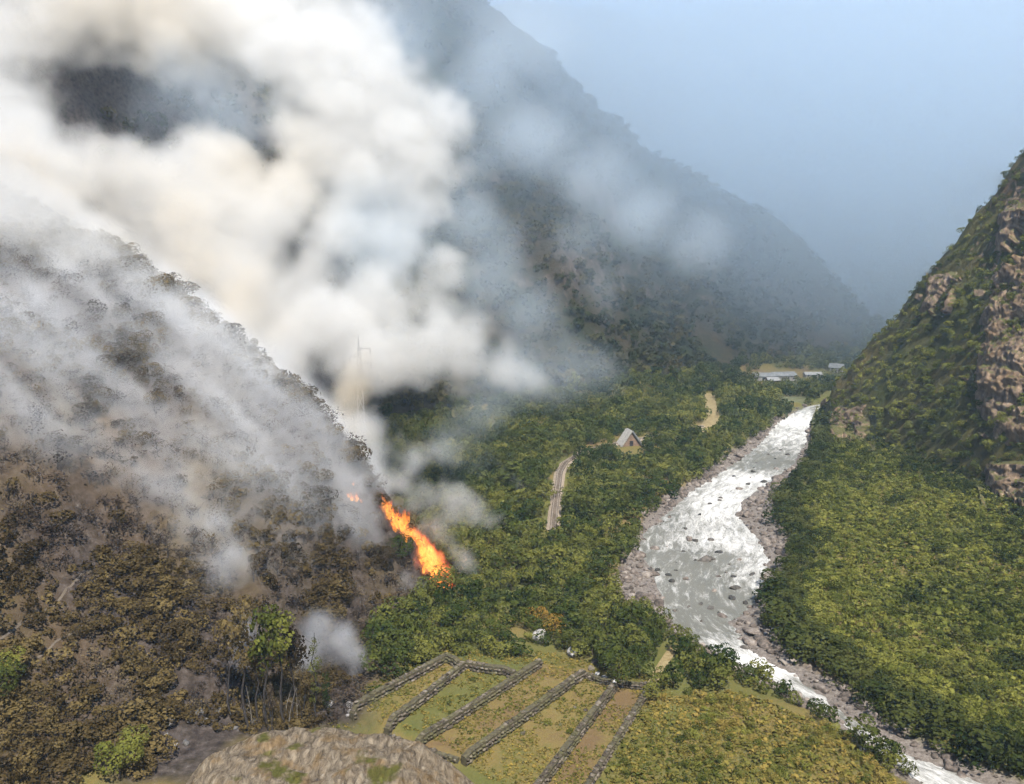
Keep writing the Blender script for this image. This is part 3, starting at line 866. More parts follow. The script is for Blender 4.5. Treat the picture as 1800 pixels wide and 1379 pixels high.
def rock_mesh(name, k, mat, sub=None):
    return as_mesh(name, ROCKS[k % 9], mat)
river_rocks = [rock_mesh('boulder', k, MR_river) for k in range(9)]
wet_rocks = [rock_mesh('boulder', k, MR_wet) for k in range(9)]
wall_rocks = [rock_mesh('stone', k, MR_wall) for k in range(9)]
pale_rocks = [rock_mesh('boulder', k, MR_pale) for k in range(9)]
ash_rocks = [rock_mesh('boulder', k, MR_ash) for k in range(9)]
def put_rock(name, me, loc, sc, label, cat='boulder', group=None, parent=None, rz=None):
    o = bpy.data.objects.new(name, me); C.objects.link(o)
    o.location = tuple(float(v) for v in loc); o.scale = tuple(float(v) for v in sc)
    o.rotation_euler = (random.uniform(-.25, .25), random.uniform(-.25, .25), random.random() * 6.28 if rz is None else rz)
    if parent: o.parent = parent
    elif label: tag(o, label, cat, group)
    return o
# shore boulders
x, y = jitter_grid(25, 215, 125, 520, 1.5)
dc, dw = sdist(x, y, CH), sdist(x, y, WP)
keep = (dc < 2.0) & (dw > -.8) & (rng.random(len(x)) < .5)
x, y, dw = x[keep], y[keep], dw[keep]
s = .28 + 1.25 * rng.random(len(x)) ** 4
s *= 1 + .5 * (fbm(x / 14, y / 14, o=2, s=3) > .1)
z = hgt(x, y) + s * .12
px, py, d = project(x, y, z)
vis = (px > 0) & (px < 1800) & (py > 0) & (py < 1379)
size = np.where(vis, s / d, 0); order = np.argsort(-size)
for k, i in enumerate(order[:300]):
    right = sdist(np.array([x[i]]), np.array([y[i]]), [*BR, *WR[::-1]])[0] < 1.0
    lb = ('pinkish boulder on the stony right shore below the dark scrub', 'boulders on the right shore') if right else ('reddish boulder on the stony left shore of the river', 'boulders on the left shore')
    put_rock('shore_boulder', river_rocks[k % 9], (x[i], y[i], z[i]), (s[i] * (1 + .5 * random.random()), s[i], s[i] * .72), lb[0], 'boulder', lb[1])
V, F, o_n = [], [], 0
for k, i in enumerate(order[300:]):
    v, f = ROCKS[k % 9]
    if size[i] < 1e-5: continue
    v = v * [s[i] * 1.2, s[i], s[i] * .7]; a = k * 2.4
    v = np.c_[v[:, 0] * math.cos(a) - v[:, 1] * math.sin(a), v[:, 0] * math.sin(a) + v[:, 1] * math.cos(a), v[:, 2]] + [x[i], y[i], z[i]]
    V.append(v); F.append(f + o_n); o_n += len(v)
me = fast_mesh('shore_rubble', np.concatenate(V), np.concatenate(F)); me.materials.append(MR_river)
o = bpy.data.objects.new('shore_rubble', me); C.objects.link(o); tag(o, 'small stones strewn over the river shores', None, None, 'stuff')
# boulders standing in the rapids
rs_ = np.random.default_rng(33)
water_stones = [(1300, 860, 1.6), (1315, 852, 1.2), (1342, 848, 1.5), (1325, 830, 1.2), (1365, 825, 1.6), (1290, 838, 1), (1385, 800, 1.3), (1372, 792, 1), (1212, 948, 2.0), (1222, 952, 1.3), (1250, 950, 1.2),
                (1263, 972, 1.3), (1150, 965, 1.6), (1240, 985, 2.6), (1155, 1003, 1.1), (1175, 1012, 1.1), (1205, 1018, 1.2), (1292, 1035, 1.9), (1288, 1052, 1.5), (1250, 1070, 1.1), (1270, 1084, 1.3), (1310, 1060, 1.0),
                (1180, 1022, 1.4), (1140, 1004, 1.3), (1130, 935, 1.6), (1265, 880, 1), (1230, 905, 1), (1205, 930, .9), (1300, 985, .9), (1322, 1010, 1.1), (1232, 1062, .9), (1350, 800, 1.1), (1255, 1040, 1.0), (1310, 1140, 1.2)]
for k in range(70):
    a_, b_ = rs_.uniform(1110, 1420), rs_.uniform(760, 1150); p = P(a_, b_, WZ)
    if sdist(p[:1], p[1:2], WP)[0] < -1.2: water_stones.append((a_, b_, .35 + .75 * rs_.random() ** 2))
for k, (a, b, r) in enumerate(water_stones):
    p = P(a, b, WZ)
    put_rock('river_boulder', (wet_rocks if k % 4 else river_rocks)[k % 9], (p[0], p[1], WZ + .05 * r), (r * 1.15, r * .85, r * .62), 'dark wet boulder breaking the white rapids' if k % 4 else 'reddish boulder breaking the white rapids', 'boulder', 'dark boulders in the rapids' if k % 4 else 'reddish boulders in the rapids')
# flat slabs at the inside of the bend
for k, (a, b, r) in enumerate([(1322, 1108, 3.2), (1345, 1128, 2.8), (1365, 1142, 2.2), (1318, 1125, 2.0), (1385, 1160, 2.0), (1230, 828, 2.6), (1190, 862, 2.4), (1165, 884, 2.2), (1130, 905, 2.2)]):
    p = P(a, b, -1.8); zz = float(hgt(p[0], p[1]))
    put_rock('shore_slab', river_rocks[(k * 2) % 9], (p[0], p[1], zz + .2), (r * 1.3, r, r * .42), ['largest flat slab at the river bend below the dark scrub', 'flat pinkish slab beside the largest slab at the bend', 'flat slab at the downstream end of the bend rocks', 'low flat slab touching the water at the bend', 'flat slab where the shore narrows below the bend', 'large reddish slab at the top of the left shore', 'reddish slab halfway along the upper left shore', 'reddish slab below the halfway slab on the left shore', 'lowest reddish slab of the upper left shore'][k], 'slab')

# rocky knoll below the look-out
kx, ky = -32.0, 136.5
U, Vv = np.meshgrid(np.linspace(-1.25, 1.25, 150), np.linspace(-1.25, 1.25, 90))
KX = kx + U * 32 + 2.0 * fbm(U * 3, Vv * 3, o=3, s=301); KY = ky + Vv * 15 + 1.5 * fbm(U * 3 + 9, Vv * 3, o=3, s=302)
rr = np.sqrt(np.abs(U) ** 2.4 + np.abs(Vv) ** 2.4)
prof = 1 - sstep(.45, 1.2, rr)
strat = ridged(KX / 5 + KY / 9, KY / 11, 4, 303)
KZ = -2.5 + 14.2 * prof * (1 + .10 * fbm(KX / 12, KY / 12, o=3, s=304)) - 2.2 * np.clip(-U - .45, 0, 1) * 3 + prof * (.55 * strat + .9 * fbm(KX / 3.2, KY / 3.2, o=4, s=305)) - 1.6 * np.clip(U - .3, 0, 1) * 3
me = fast_mesh('rock_outcrop', np.stack([KX, KY, KZ], -1).reshape(-1, 3), np.array([[j * 150 + i, j * 150 + i + 1, (j + 1) * 150 + i + 1, (j + 1) * 150 + i] for j in range(89) for i in range(149)]), True)
def knoll(t, pos, geo):
    sx = t.node('ShaderNodeSeparateXYZ'); t.link(geo.outputs['Normal'], sx.inputs[0])
    st = t.node('ShaderNodeVectorMath', operation='MULTIPLY'); t.link(pos, st.inputs[0]); st.inputs[1].default_value = (1.6, .7, .5)
    n = t.noise(st.outputs[0], .6, 6, .72, .8); n2 = t.noise(pos, .11, 4, .6)
    r = t.ramp(n, [(.30, (.05, .038, .028)), (.43, (.18, .138, .092)), (.56, (.32, .255, .175)), (.74, (.45, .385, .29))])
    r = t.mix(t.ramp(t.noise(pos, .28, 4, .6), [(.5, 0.), (.64, .6)]), r, (.26, .16, .06))
    gfac = t.ramp(t.math('ADD', n2, t.math('MULTIPLY', t.math('SUBTRACT', sx.outputs[2], .8), .5)), [(.68, 0.), (.74, 1.)])
    g = t.mix(t.noise(pos, .8, 3), (.15, .115, .03), (.105, .125, .022))
    return t.mix(gfac, r, g), n, 1.0, 2.0
me.materials.append(surface('knoll_rock', knoll, .92))
o = bpy.data.objects.new('rock_outcrop', me); C.objects.link(o)
tag(o, 'broad pale rock outcrop with grass patches below the terraces', 'rock')

# ------------------------------------------------------------------ terrace walls, stone by stone
MD_core = surface('wall_core', lambda t, pos, geo: t.ramp(t.noise(pos, 1.5, 3), [(.3, (.05, .042, .028)), (.7, (.12, .105, .06))]), .95)
def stone_wall(pix, label, h=2.15, th=1.7, seed=0):
    pts = np.array([hit(a, b)[:2] if b < 1379 else P(a, b, .8)[:2] for a, b in pix])
    L = np.hypot(*np.diff(pts, axis=0).T).sum()
    n = max(3, int(L / .92)); q = resample(pts, n + 1)
    c0 = q[0]
    e_ = empty('terrace_wall', (c0[0], c0[1], float(hgt(*c0))))
    tag(e_, label, 'wall', 'stone walls of the terraces')
    r = np.random.default_rng(seed)
    V, F = [], []
    for i in range(n + 1):
        dd = q[min(i + 1, n)] - q[max(i - 1, 0)]; dd = dd / np.hypot(*dd); nn = np.array([-dd[1], dd[0]])
        zb = float(hgt(*q[i])) - .3
        for sgn, zt in ((-1, zb), (-1, zb + h), (1, zb + h), (1, zb)):
            pnt = q[i] + nn * sgn * (th * .36)
            V.append((pnt[0] - c0[0], pnt[1] - c0[1], zt - e_.location.z))
        if i:
            b0, b1 = (i - 1) * 4, i * 4
            for k in range(3): F.append((b0 + k, b1 + k, b1 + k + 1, b0 + k + 1))
    F += [(0, 1, 2, 3), (n * 4 + 3, n * 4 + 2, n * 4 + 1, n * 4)]
    mesh_obj('rubble_core', V, F, MD_core, e_)
    for i in range(n):
        a, b = q[i], q[i + 1]; c = (a + b) / 2; dd = (b - a) / np.hypot(*(b - a)); nn = np.array([-dd[1], dd[0]]); rz = math.atan2(dd[1], dd[0])
        zg = float(hgt(*c)) - e_.location.z
        gap = fbm(c[0] / 4, c[1] / 4, o=2, s=seed + 3)
        for row, (zc, hh) in enumerate(((.25, .52), (.78, .50), (1.28, .36))):
            for sgn in ((-1, 1) if row < 2 else (0,)):
                if row == 2 and (gap < -.25 or r.random() < .12): continue
                w = .56 * (.75 + .5 * r.random())
                off = dd * r.uniform(-.15, .15) + nn * (sgn * th * .36 + r.uniform(-.09, .09))
                o = bpy.data.objects.new('stone', wall_rocks[r.integers(9)]); C.objects.link(o); o.parent = e_
                o.location = (c[0] + off[0] - c0[0], c[1] + off[1] - c0[1], zg + zc * h / 1.45 + r.uniform(-.08, .1))
                o.scale = (w, .42 * (.8 + .4 * r.random()) * (1.5 if row == 2 else 1), hh * .62 * (.8 + .4 * r.random()))
                o.rotation_euler = (r.uniform(-.12, .12), r.uniform(-.12, .12), rz + r.uniform(-.2, .2))
    return e_
stone_wall([(618, 1268), (785, 1162), (806, 1176)], 'leftmost long stone terrace wall, nearest the burnt slope', seed=1)
stone_wall([(680, 1296), (815, 1176)], 'second long stone terrace wall from the burnt slope', seed=2)
stone_wall([(818, 1176), (860, 1183), (906, 1193)], 'short stone wall closing the top of the greenest terrace', seed=3)
stone_wall([(734, 1318), (949, 1172)], 'third long stone terrace wall, right of the greenest terrace', seed=4)
stone_wall([(682, 1300), (738, 1320), (806, 1340)], 'low stone wall at the foot of the terraces above the rock outcrop', 1.1, 1.0, seed=5)
stone_wall([(815, 1346), (1026, 1191)], 'fourth long stone terrace wall, left of the upright stone', seed=6)
stone_wall([(935, 1398), (1080, 1213)], 'fifth long stone terrace wall ending in a pale upright stone', seed=7)
stone_wall([(1024, 1398), (1142, 1213)], 'rightmost dark stone terrace wall beside the straw-yellow strip', 1.7, 1.3, seed=8)
stone_wall([(1030, 1192), (1060, 1203), (1138, 1211)], 'dark stone wall in shade at the top right of the terraces', 1.6, 1.2, seed=9)
# loose stones, pale blocks and a ruin heap
p = hit(948, 1128); put_rock('pale_block', pale_rocks[1], p + [0, 0, 1.2], (2.5, 1.9, 2.1), 'large white angular block behind the terraces', 'boulder', rz=.5)
p = hit(1006, 1152); put_rock('pale_block', pale_rocks[4], p + [0, 0, .8], (2.0, 1.5, 1.4), 'rounded pale grey block right of the large white block', 'boulder', rz=1.2)
p = hit(1081, 1214); put_rock('upright_stone', pale_rocks[6], p + [0, 0, 1.2], (.7, .6, 1.3), 'pale upright stone at the top end of the fifth terrace wall', 'stone', rz=.2)
for k, (a, b, r) in enumerate([(1040, 1178, 1.1), (1050, 1188, .8), (1062, 1193, .75), (1034, 1192, .6), (1046, 1168, 1.3), (1056, 1176, 1.0)]):
    p = hit(a, b); put_rock('ruin_stone', (pale_rocks if k in (1, 2) else wall_rocks)[k], p + [0, 0, r * .4], (r, r * .9, r * .8), ['brown block on the left of the ruin heap', 'white stone low in the ruin heap beside the dark tree', 'brightest white stone of the ruin heap at the dark tree', 'small brown stone at the front of the ruin heap', 'large brown block at the back of the ruin heap', 'brown block in the middle of the ruin heap'][k], 'stone')
for k, (a, b, r) in enumerate([(965, 1232, .9), (975, 1222, .7), (905, 1275, .9), (920, 1290, .8), (1010, 1245, .6), (1030, 1250, .7), (870, 1300, .6), (1120, 1240, .5), (985, 1275, .6)]):
    p = hit(a, b); put_rock('field_stone', wall_rocks[k], p + [0, 0, r * .2], (r, r * .8, r * .55), 'loose stone lying in a terrace field near the fourth wall', 'stone', 'loose stones in the terrace fields')
for k in range(26):
    a, b = [(330, 1265), (300, 1300), (610, 1245), (420, 1275), (365, 1262), (590, 1210)][k % 6]
    p = hit(a + random.uniform(-35, 35), b + random.uniform(-14, 14)); r = .5 + 1.2 * random.random() ** 2
    put_rock('ashy_rock', ash_rocks[k % 9], p + [0, 0, r * .25], (r * 1.2, r, r * .7), 'ash-grey rock on the burnt ground left of the terraces', 'rock', 'rocks on the burnt ground')
for k, (a, b, r) in enumerate([(832, 1198, .5), (790, 1238, .45), (795, 1258, .5), (963, 1275, .6), (845, 1225, .4), (1000, 1290, .5)]):
    p = hit(a, b); plant('field_tuft', bank_shrubs[k], [*p[:2], p[2] - .1, r * 2.2, k, .5], 'small dark tuft growing in a terrace field', 'tuft', 'tufts in the terrace fields')
# craggy rock face on the right-hand cliff: a folded, cracked sheet of rock standing out of the slope
def crag(pix_rows, nu, nv, amp, seed, label, mat, fine=1.0):
    """pix_rows: list of (py, px_left, px_right) as seen; the face is laid over the slope there and pushed out of it"""
    pys = [q[0] for q in pix_rows]
    cu, cv = 16, 22
    G = np.zeros((cv, cu, 3))
    for j, v_ in enumerate(np.linspace(pys[0], pys[-1], cv)):
        a_ = np.interp(v_, pys, [q[1] for q in pix_rows]); b_ = np.interp(v_, pys, [q[2] for q in pix_rows])
        for i, u_ in enumerate(np.linspace(0, 1, cu)):
            h_ = hit(a_ + (b_ - a_) * u_, v_)
            G[j, i] = h_ if h_ is not None else (G[j - 1, i] if j else hit(a_, v_ + 60))
    for _ in range(2):                                        # even out the base sheet
        G[1:-1, 1:-1] = (G[1:-1, 1:-1] * 2 + G[:-2, 1:-1] + G[2:, 1:-1] + G[1:-1, :-2] + G[1:-1, 2:]) / 6
    uu, vv = np.meshgrid(np.linspace(0, cu - 1.001, nu), np.linspace(0, cv - 1.001, nv))
    i0, j0 = uu.astype(int), vv.astype(int); fu, fv_ = (uu - i0)[..., None], (vv - j0)[..., None]
    B = (G[j0, i0] * (1 - fu) + G[j0, i0 + 1] * fu) * (1 - fv_) + (G[j0 + 1, i0] * (1 - fu) + G[j0 + 1, i0 + 1] * fu) * fv_
    du, dv = np.gradient(B, axis=1), np.gradient(B, axis=0)
    N = np.cross(du, dv); N /= np.linalg.norm(N, axis=-1, keepdims=True) + 1e-9
    N = np.where(N[..., 1:2] > 0, -N, N)
    N = N + np.array([-.5, -.3, 0]); N /= np.linalg.norm(N, axis=-1, keepdims=True)
    x_, y_, z_ = B[..., 0], B[..., 1], B[..., 2]
    edge = np.minimum(np.minimum(uu, cu - 1 - uu) / 3.2, np.minimum(vv, cv - 1 - vv) / 3.0); edge = np.clip(edge, 0, 1)
    col_ = ridged((x_ + y_) / 9.0 * fine, z_ / 30 * fine, 4, seed)                  # upright ribs
    led = fbm(x_ / 14, y_ / 14, z_ / 4.5, o=4, s=seed + 9)                           # ledges
    chunk = np.floor((fbm(x_ / 10, y_ / 10, z_ / 8, o=3, s=seed + 5) * .5 + .5) * 6) / 6
    off = amp * (.55 * col_ + .6 * led + 1.3 * chunk + .25 * fbm(x_ / 2, y_ / 2, z_ / 2, o=3, s=seed + 7)) * edge - 2.2 * (1 - edge)
    Q = B + N * off[..., None]
    jj_, ii_ = np.meshgrid(np.arange(nv - 1), np.arange(nu - 1), indexing='ij')
    F_ = np.stack([jj_ * nu + ii_, jj_ * nu + ii_ + 1, (jj_ + 1) * nu + ii_ + 1, (jj_ + 1) * nu + ii_], -1).reshape(-1, 4)
    me = fast_mesh('cliff_rock', Q.reshape(-1, 3), F_); me.materials.append(mat)
    o = bpy.data.objects.new('cliff_rock', me); C.objects.link(o)
    return tag(o, label, 'rock')
def crag_mat():
    def b(t, pos, geo):
        st = t.node('ShaderNodeVectorMath', operation='MULTIPLY'); t.link(pos, st.inputs[0]); st.inputs[1].default_value = (1, 1, .4)
        n3 = t.noise(st.outputs[0], .35, 5, .7); n1 = t.noise(pos, .06, 3, .55)
        c = t.ramp(n3, [(.28, (.05, .038, .03)), (.44, (.165, .118, .08)), (.58, (.28, .195, .125)), (.74, (.40, .33, .25))])
        c = t.mix(t.ramp(n1, [(.47, 0.), (.62, .55)]), c, (.21, .13, .065))
        sx = t.node('ShaderNodeSeparateXYZ'); t.link(geo.outputs['Normal'], sx.inputs[0])
        g = t.ramp(t.math('ADD', sx.outputs[2], t.math('MULTIPLY', t.math('SUBTRACT', t.noise(pos, .3, 3), .5), .8)), [(.64, 0.), (.84, 1.)])
        return t.mix(g, c, (.095, .088, .03)), n3, 1.0, 1.0
    return surface('crag_rock', b, .92)
M_crag = crag_mat()
crag([(300, 1765, 1900), (380, 1742, 1900), (480, 1728, 1900), (600, 1700, 1900), (700, 1690, 1900), (780, 1735, 1900), (815, 1760, 1900)], 150, 230, 4.2, 700, 'craggy ochre rock face on the right-hand cliff', M_crag)
crag([(805, 1722, 1900), (850, 1712, 1900), (905, 1725, 1900)], 90, 50, 3.4, 720, 'orange rock ledge at the foot of the right-hand cliff', M_crag, 1.4)
crag([(705, 1440, 1530), (750, 1425, 1540), (800, 1425, 1535)], 70, 60, 3.0, 740, 'reddish rock outcrop where the cliff meets the river', M_crag, 1.5)
crag([(470, 1630, 1690), (520, 1618, 1690), (560, 1600, 1680)], 50, 60, 2.6, 760, 'rocky knob on the lower skyline of the cliff', M_crag, 1.6)

# ------------------------------------------------------------------ railway, paths, buildings
def ribbon(path, w, lift, crown_=0.0):
    V, F = [], []
    n = len(path)
    for i in range(n):
        dd = path[min(i + 1, n - 1)] - path[max(i - 1, 0)]; dd = dd / np.hypot(*dd); nn = np.array([-dd[1], dd[0]])
        for k, s_ in enumerate((-1, -.5, .5, 1)):
            q = path[i] + nn * s_ * w / 2
            V.append((q[0], q[1], float(hgt(*q)) + lift + (crown_ if k in (1, 2) else 0)))
        if i:
            for k in range(3): F.append(((i - 1) * 4 + k, (i - 1) * 4 + k + 1, i * 4 + k + 1, i * 4 + k))
    return V, F
def offset_line(path, d):
    out = []
    for i in range(len(path)):
        dd = path[min(i + 1, len(path) - 1)] - path[max(i - 1, 0)]; dd = dd / np.hypot(*dd)
        out.append(path[i] + np.array([-dd[1], dd[0]]) * d)
    return np.array(out)
MT_bed = surface('track_ballast', lambda t, pos, geo: (t.ramp(t.noise(pos, 2.0, 4, .7), [(.3, (.18, .14, .10)), (.7, (.36, .29, .215))]), t.noise(pos, 6., 2), .6, .1), .95)
MT_rail = surface('rail_steel', lambda t, pos, geo: t.ramp(t.noise(pos, 2.0, 2), [(.3, (.20, .15, .11)), (.7, (.34, .30, .26))]), .5)
MT_sleep = surface('sleeper_wood', lambda t, pos, geo: t.ramp(t.noise(pos, 3.0, 2), [(.3, (.10, .08, .06)), (.7, (.18, .145, .11))]), .9)
MT_path = surface('path_earth', lambda t, pos, geo: t.ramp(t.noise(pos, .8, 4, .65), [(.3, (.17, .125, .055)), (.7, (.30, .235, .12))]), .95)
MT_dust = surface('trail_dust', lambda t, pos, geo: t.ramp(t.noise(pos, .8, 4, .65), [(.3, (.10, .08, .06)), (.7, (.16, .13, .10))]), .95)
tr = empty('railway_track', (RAIL[0][0], RAIL[0][1], float(hgt(*RAIL[0]))))
tag(tr, 'single railway track curving through the trees left of the river', 'railway')
def under(parent, ob):
    ob.parent = parent; ob.matrix_parent_inverse = Matrix.Translation(-Vector(parent.location)); return ob
V, F = ribbon(RAIL, 4.6, .12, .45); under(tr, mesh_obj('ballast_bed', V, F, MT_bed))
for sgn in (-.72, .72):
    ln = offset_line(RAIL, sgn); zz = [float(hgt(*q)) + .78 for q in ln]
    v, f = tube(np.c_[ln, zz], [.11] * len(ln), 4); under(tr, mesh_obj('rail', v, f, MT_rail))
sl_ = resample(RAIL, 260); V, F = [], []
for i in range(1, 259):
    dd = sl_[i + 1] - sl_[i - 1]; dd = dd / np.hypot(*dd); nn = np.array([-dd[1], dd[0]]); zc = float(hgt(*sl_[i])) + .63
    b0 = len(V)
    for zz in (zc - .12, zc + .06):
        for a_, b_2 in ((-1, -1), (1, -1), (1, 1), (-1, 1)):
            q = sl_[i] + nn * a_ * 1.25 + dd * b_2 * .13; V.append((q[0], q[1], zz))
    F += [(b0 + 4, b0 + 5, b0 + 6, b0 + 7)] + [(b0 + k, b0 + (k + 1) % 4, b0 + 4 + (k + 1) % 4, b0 + 4 + k) for k in range(4)]
so = under(tr, mesh_obj('sleepers', V, F, MT_sleep)); so['kind'] = 'stuff'
for pth, w, mt, lb in ((path_a, .32, MT_dust, 'upper dusty trail slanting across the left hillside'), (path_b, .28, MT_dust, 'lower dusty trail slanting across the left hillside'), (path_c, 2.2, MT_path, 'straw-coloured path from the terraces towards the river'), (path_d, 6.5, MT_path, 'pale path climbing from the clearing by the railway')):
    V, F = ribbon(pth, w, .10); tag(mesh_obj('footpath', V, F, mt), lb, None, None, 'structure')
V, F = ribbon(resample(offset_line(path_c[:2], 0), 3), 1, .1)
MW_white = surface('wall_plaster', lambda t, pos, geo: t.ramp(t.noise(pos, .7, 4), [(.3, (.28, .26, .23)), (.7, (.42, .40, .36))]), .9)
MW_brown = surface('wall_adobe', lambda t, pos, geo: t.ramp(t.noise(pos, .7, 4), [(.3, (.17, .11, .07)), (.7, (.28, .19, .13))]), .9)
MW_tin = surface('roof_tin', lambda t, pos, geo: t.ramp(t.noise(pos, .5, 4), [(.3, (.13, .13, .125)), (.7, (.25, .25, .24))]), .5)
MW_grey = surface('roof_grey', lambda t, pos, geo: t.ramp(t.noise(pos, .5, 4), [(.3, (.22, .21, .20)), (.7, (.36, .35, .33))]), .6)
MW_dark = surface('opening_dark', lambda t, pos, geo: t.ramp(t.noise(pos, .5, 2), [(.3, (.02, .02, .02)), (.7, (.045, .04, .04))]), .6)
def box(x0, x1, y0, y1, z0, z1):
    V = [(a, b, c) for c in (z0, z1) for a, b in ((x0, y0), (x1, y0), (x1, y1), (x0, y1))]
    return V, [(0, 3, 2, 1), (4, 5, 6, 7), (0, 1, 5, 4), (1, 2, 6, 5), (2, 3, 7, 6), (3, 0, 4, 7)]
def house(px, py, L, Wd, hh, rise, rz, wall_m, roof_m, label, wins=2, roof_t=.25, over=.5):
    p = hit(px, py); e_ = empty('house', (p[0], p[1], p[2] - .2), rz); tag(e_, label, 'house')
    l2, w2 = L / 2, Wd / 2
    V = [(-l2, -w2, 0), (l2, -w2, 0), (l2, w2, 0), (-l2, w2, 0), (-l2, -w2, hh), (l2, -w2, hh), (l2, w2, hh), (-l2, w2, hh), (-l2, 0, hh + rise), (l2, 0, hh + rise)]
    wl_ = mesh_obj('wall', V, [(0, 1, 5, 4), (1, 2, 6, 9, 5), (2, 3, 7, 6), (3, 0, 4, 8, 7)], wall_m, e_)
    for sgn in (-1, 1):
        k = rise / w2; yo = w2 + over; lo, hi2 = l2 + over, hh + rise + .05
        A = [(-lo, 0, hi2), (lo, 0, hi2), (lo, sgn * yo, hi2 - k * yo), (-lo, sgn * yo, hi2 - k * yo)]
        V = A + [(a, b, c + roof_t) for a, b, c in A]
        mesh_obj('roof_slope', V, [(0, 3, 2, 1), (4, 5, 6, 7), (0, 1, 5, 4), (1, 2, 6, 5), (2, 3, 7, 6), (3, 0, 4, 7)], roof_m, e_)
    mesh_obj('door', *box(-.6, .6, -w2 - .06, -w2 + .05, 0, 2.1), MW_dark, wl_)
    for k in range(wins):
        xx = -l2 + (k + .5) * L / wins + (1.2 if abs(-l2 + (k + .5) * L / wins) < 1.2 else 0)
        mesh_obj('window', *box(xx - .6, xx + .6, -w2 - .05, -w2 + .05, 1.1, 2.2), MW_dark, wl_)
    return e_
house(1376, 668, 15, 8, 3.4, 2.0, .12, MW_white, MW_tin, 'long house with bright white tin roof at the far end of the valley', 4)
house(1340, 668, 12, 7, 3.0, 1.8, -.1, MW_white, MW_tin, 'pale-roofed house left of the long white house', 3)
house(1357, 676, 7, 5, 3.2, 1.4, .1, MW_brown, MW_grey, 'brown adobe house in front of the long white house', 1)
house(1428, 664, 11, 5, 2.6, 1.2, .05, MW_white, MW_grey, 'low grey-roofed shed right of the long white house', 3)
house(1470, 654, 9, 6, 3.6, 2.2, -.5, MW_white, MW_tin, 'small pale house nearest the right-hand slope in the far valley', 2)
# A-frame hut by the railway
p = hit(1106, 782); e_ = empty('hut', (p[0], p[1], p[2] - .1), .25); e_.scale = (.85, .85, .85); tag(e_, 'pale A-frame hut with a dark open gable near the railway', 'hut')
for sgn, mt in ((-1, MW_white), (1, MW_grey)):
    A = [(0, -4.2, 8.2), (sgn * 5.6, -4.2, .2), (sgn * 5.6, 4.2, .2), (0, 4.2, 8.2)]
    V = A + [(a + sgn * .5, b, c + .35) for a, b, c in A]
    mesh_obj('roof_slope', V, [(0, 1, 2, 3), (7, 6, 5, 4), (0, 4, 5, 1), (1, 5, 6, 2), (2, 6, 7, 3), (3, 7, 4, 0)], mt, e_)
    mesh_obj('barge_board', [(0, -4.4, 8.3), (sgn * 5.9, -4.4, .3), (sgn * 6.9, -4.4, .3), (sgn * .3, -4.4, 9.0), (0, -4.1, 8.3), (sgn * 5.9, -4.1, .3), (sgn * 6.9, -4.1, .3), (sgn * .3, -4.1, 9.0)],
             [(0, 1, 2, 3), (7, 6, 5, 4), (0, 4, 5, 1), (1, 5, 6, 2), (2, 6, 7, 3), (3, 7, 4, 0)], MW_white if sgn < 0 else MW_tin, e_)
mesh_obj('gable_wall', [(-5.2, -3.2, 0), (5.2, -3.2, 0), (0, -3.2, 7.8), (-5.2, -2.9, 0), (5.2, -2.9, 0), (0, -2.9, 7.8)], [(0, 1, 2), (5, 4, 3), (0, 3, 4, 1), (1, 4, 5, 2), (2, 5, 3, 0)], MW_brown, e_)
mesh_obj('doorway', *box(-1.1, 1.1, -3.26, -3.15, 0, 3.0), MW_dark, e_)
# pale clearing beside the railway and the field below the far houses
MT_field = surface('field_grass', lambda t, pos, geo: t.ramp(t.noise(pos, .3, 4, .65), [(.3, (.075, .085, .035)), (.7, (.15, .14, .07))]), .95)
for c, lb, mt in ((CLEAR[0], 'pale yellow clearing beside the railway', MT_path), (CLEAR[2], 'pale grey-green field below the far houses', MT_field)):
    c = np.array(c); cc = c.mean(0); ring = resample(np.vstack([c, c[:1]]), 25)[:-1]
    V = [(cc[0], cc[1], float(hgt(*cc)) + .3)] + [(q[0], q[1], float(hgt(*q)) + .25) for q in ring]
    tag(mesh_obj('clearing', V, [(0, 1 + i, 1 + (i + 1) % 24) for i in range(24)], mt), lb, None, None, 'structure')

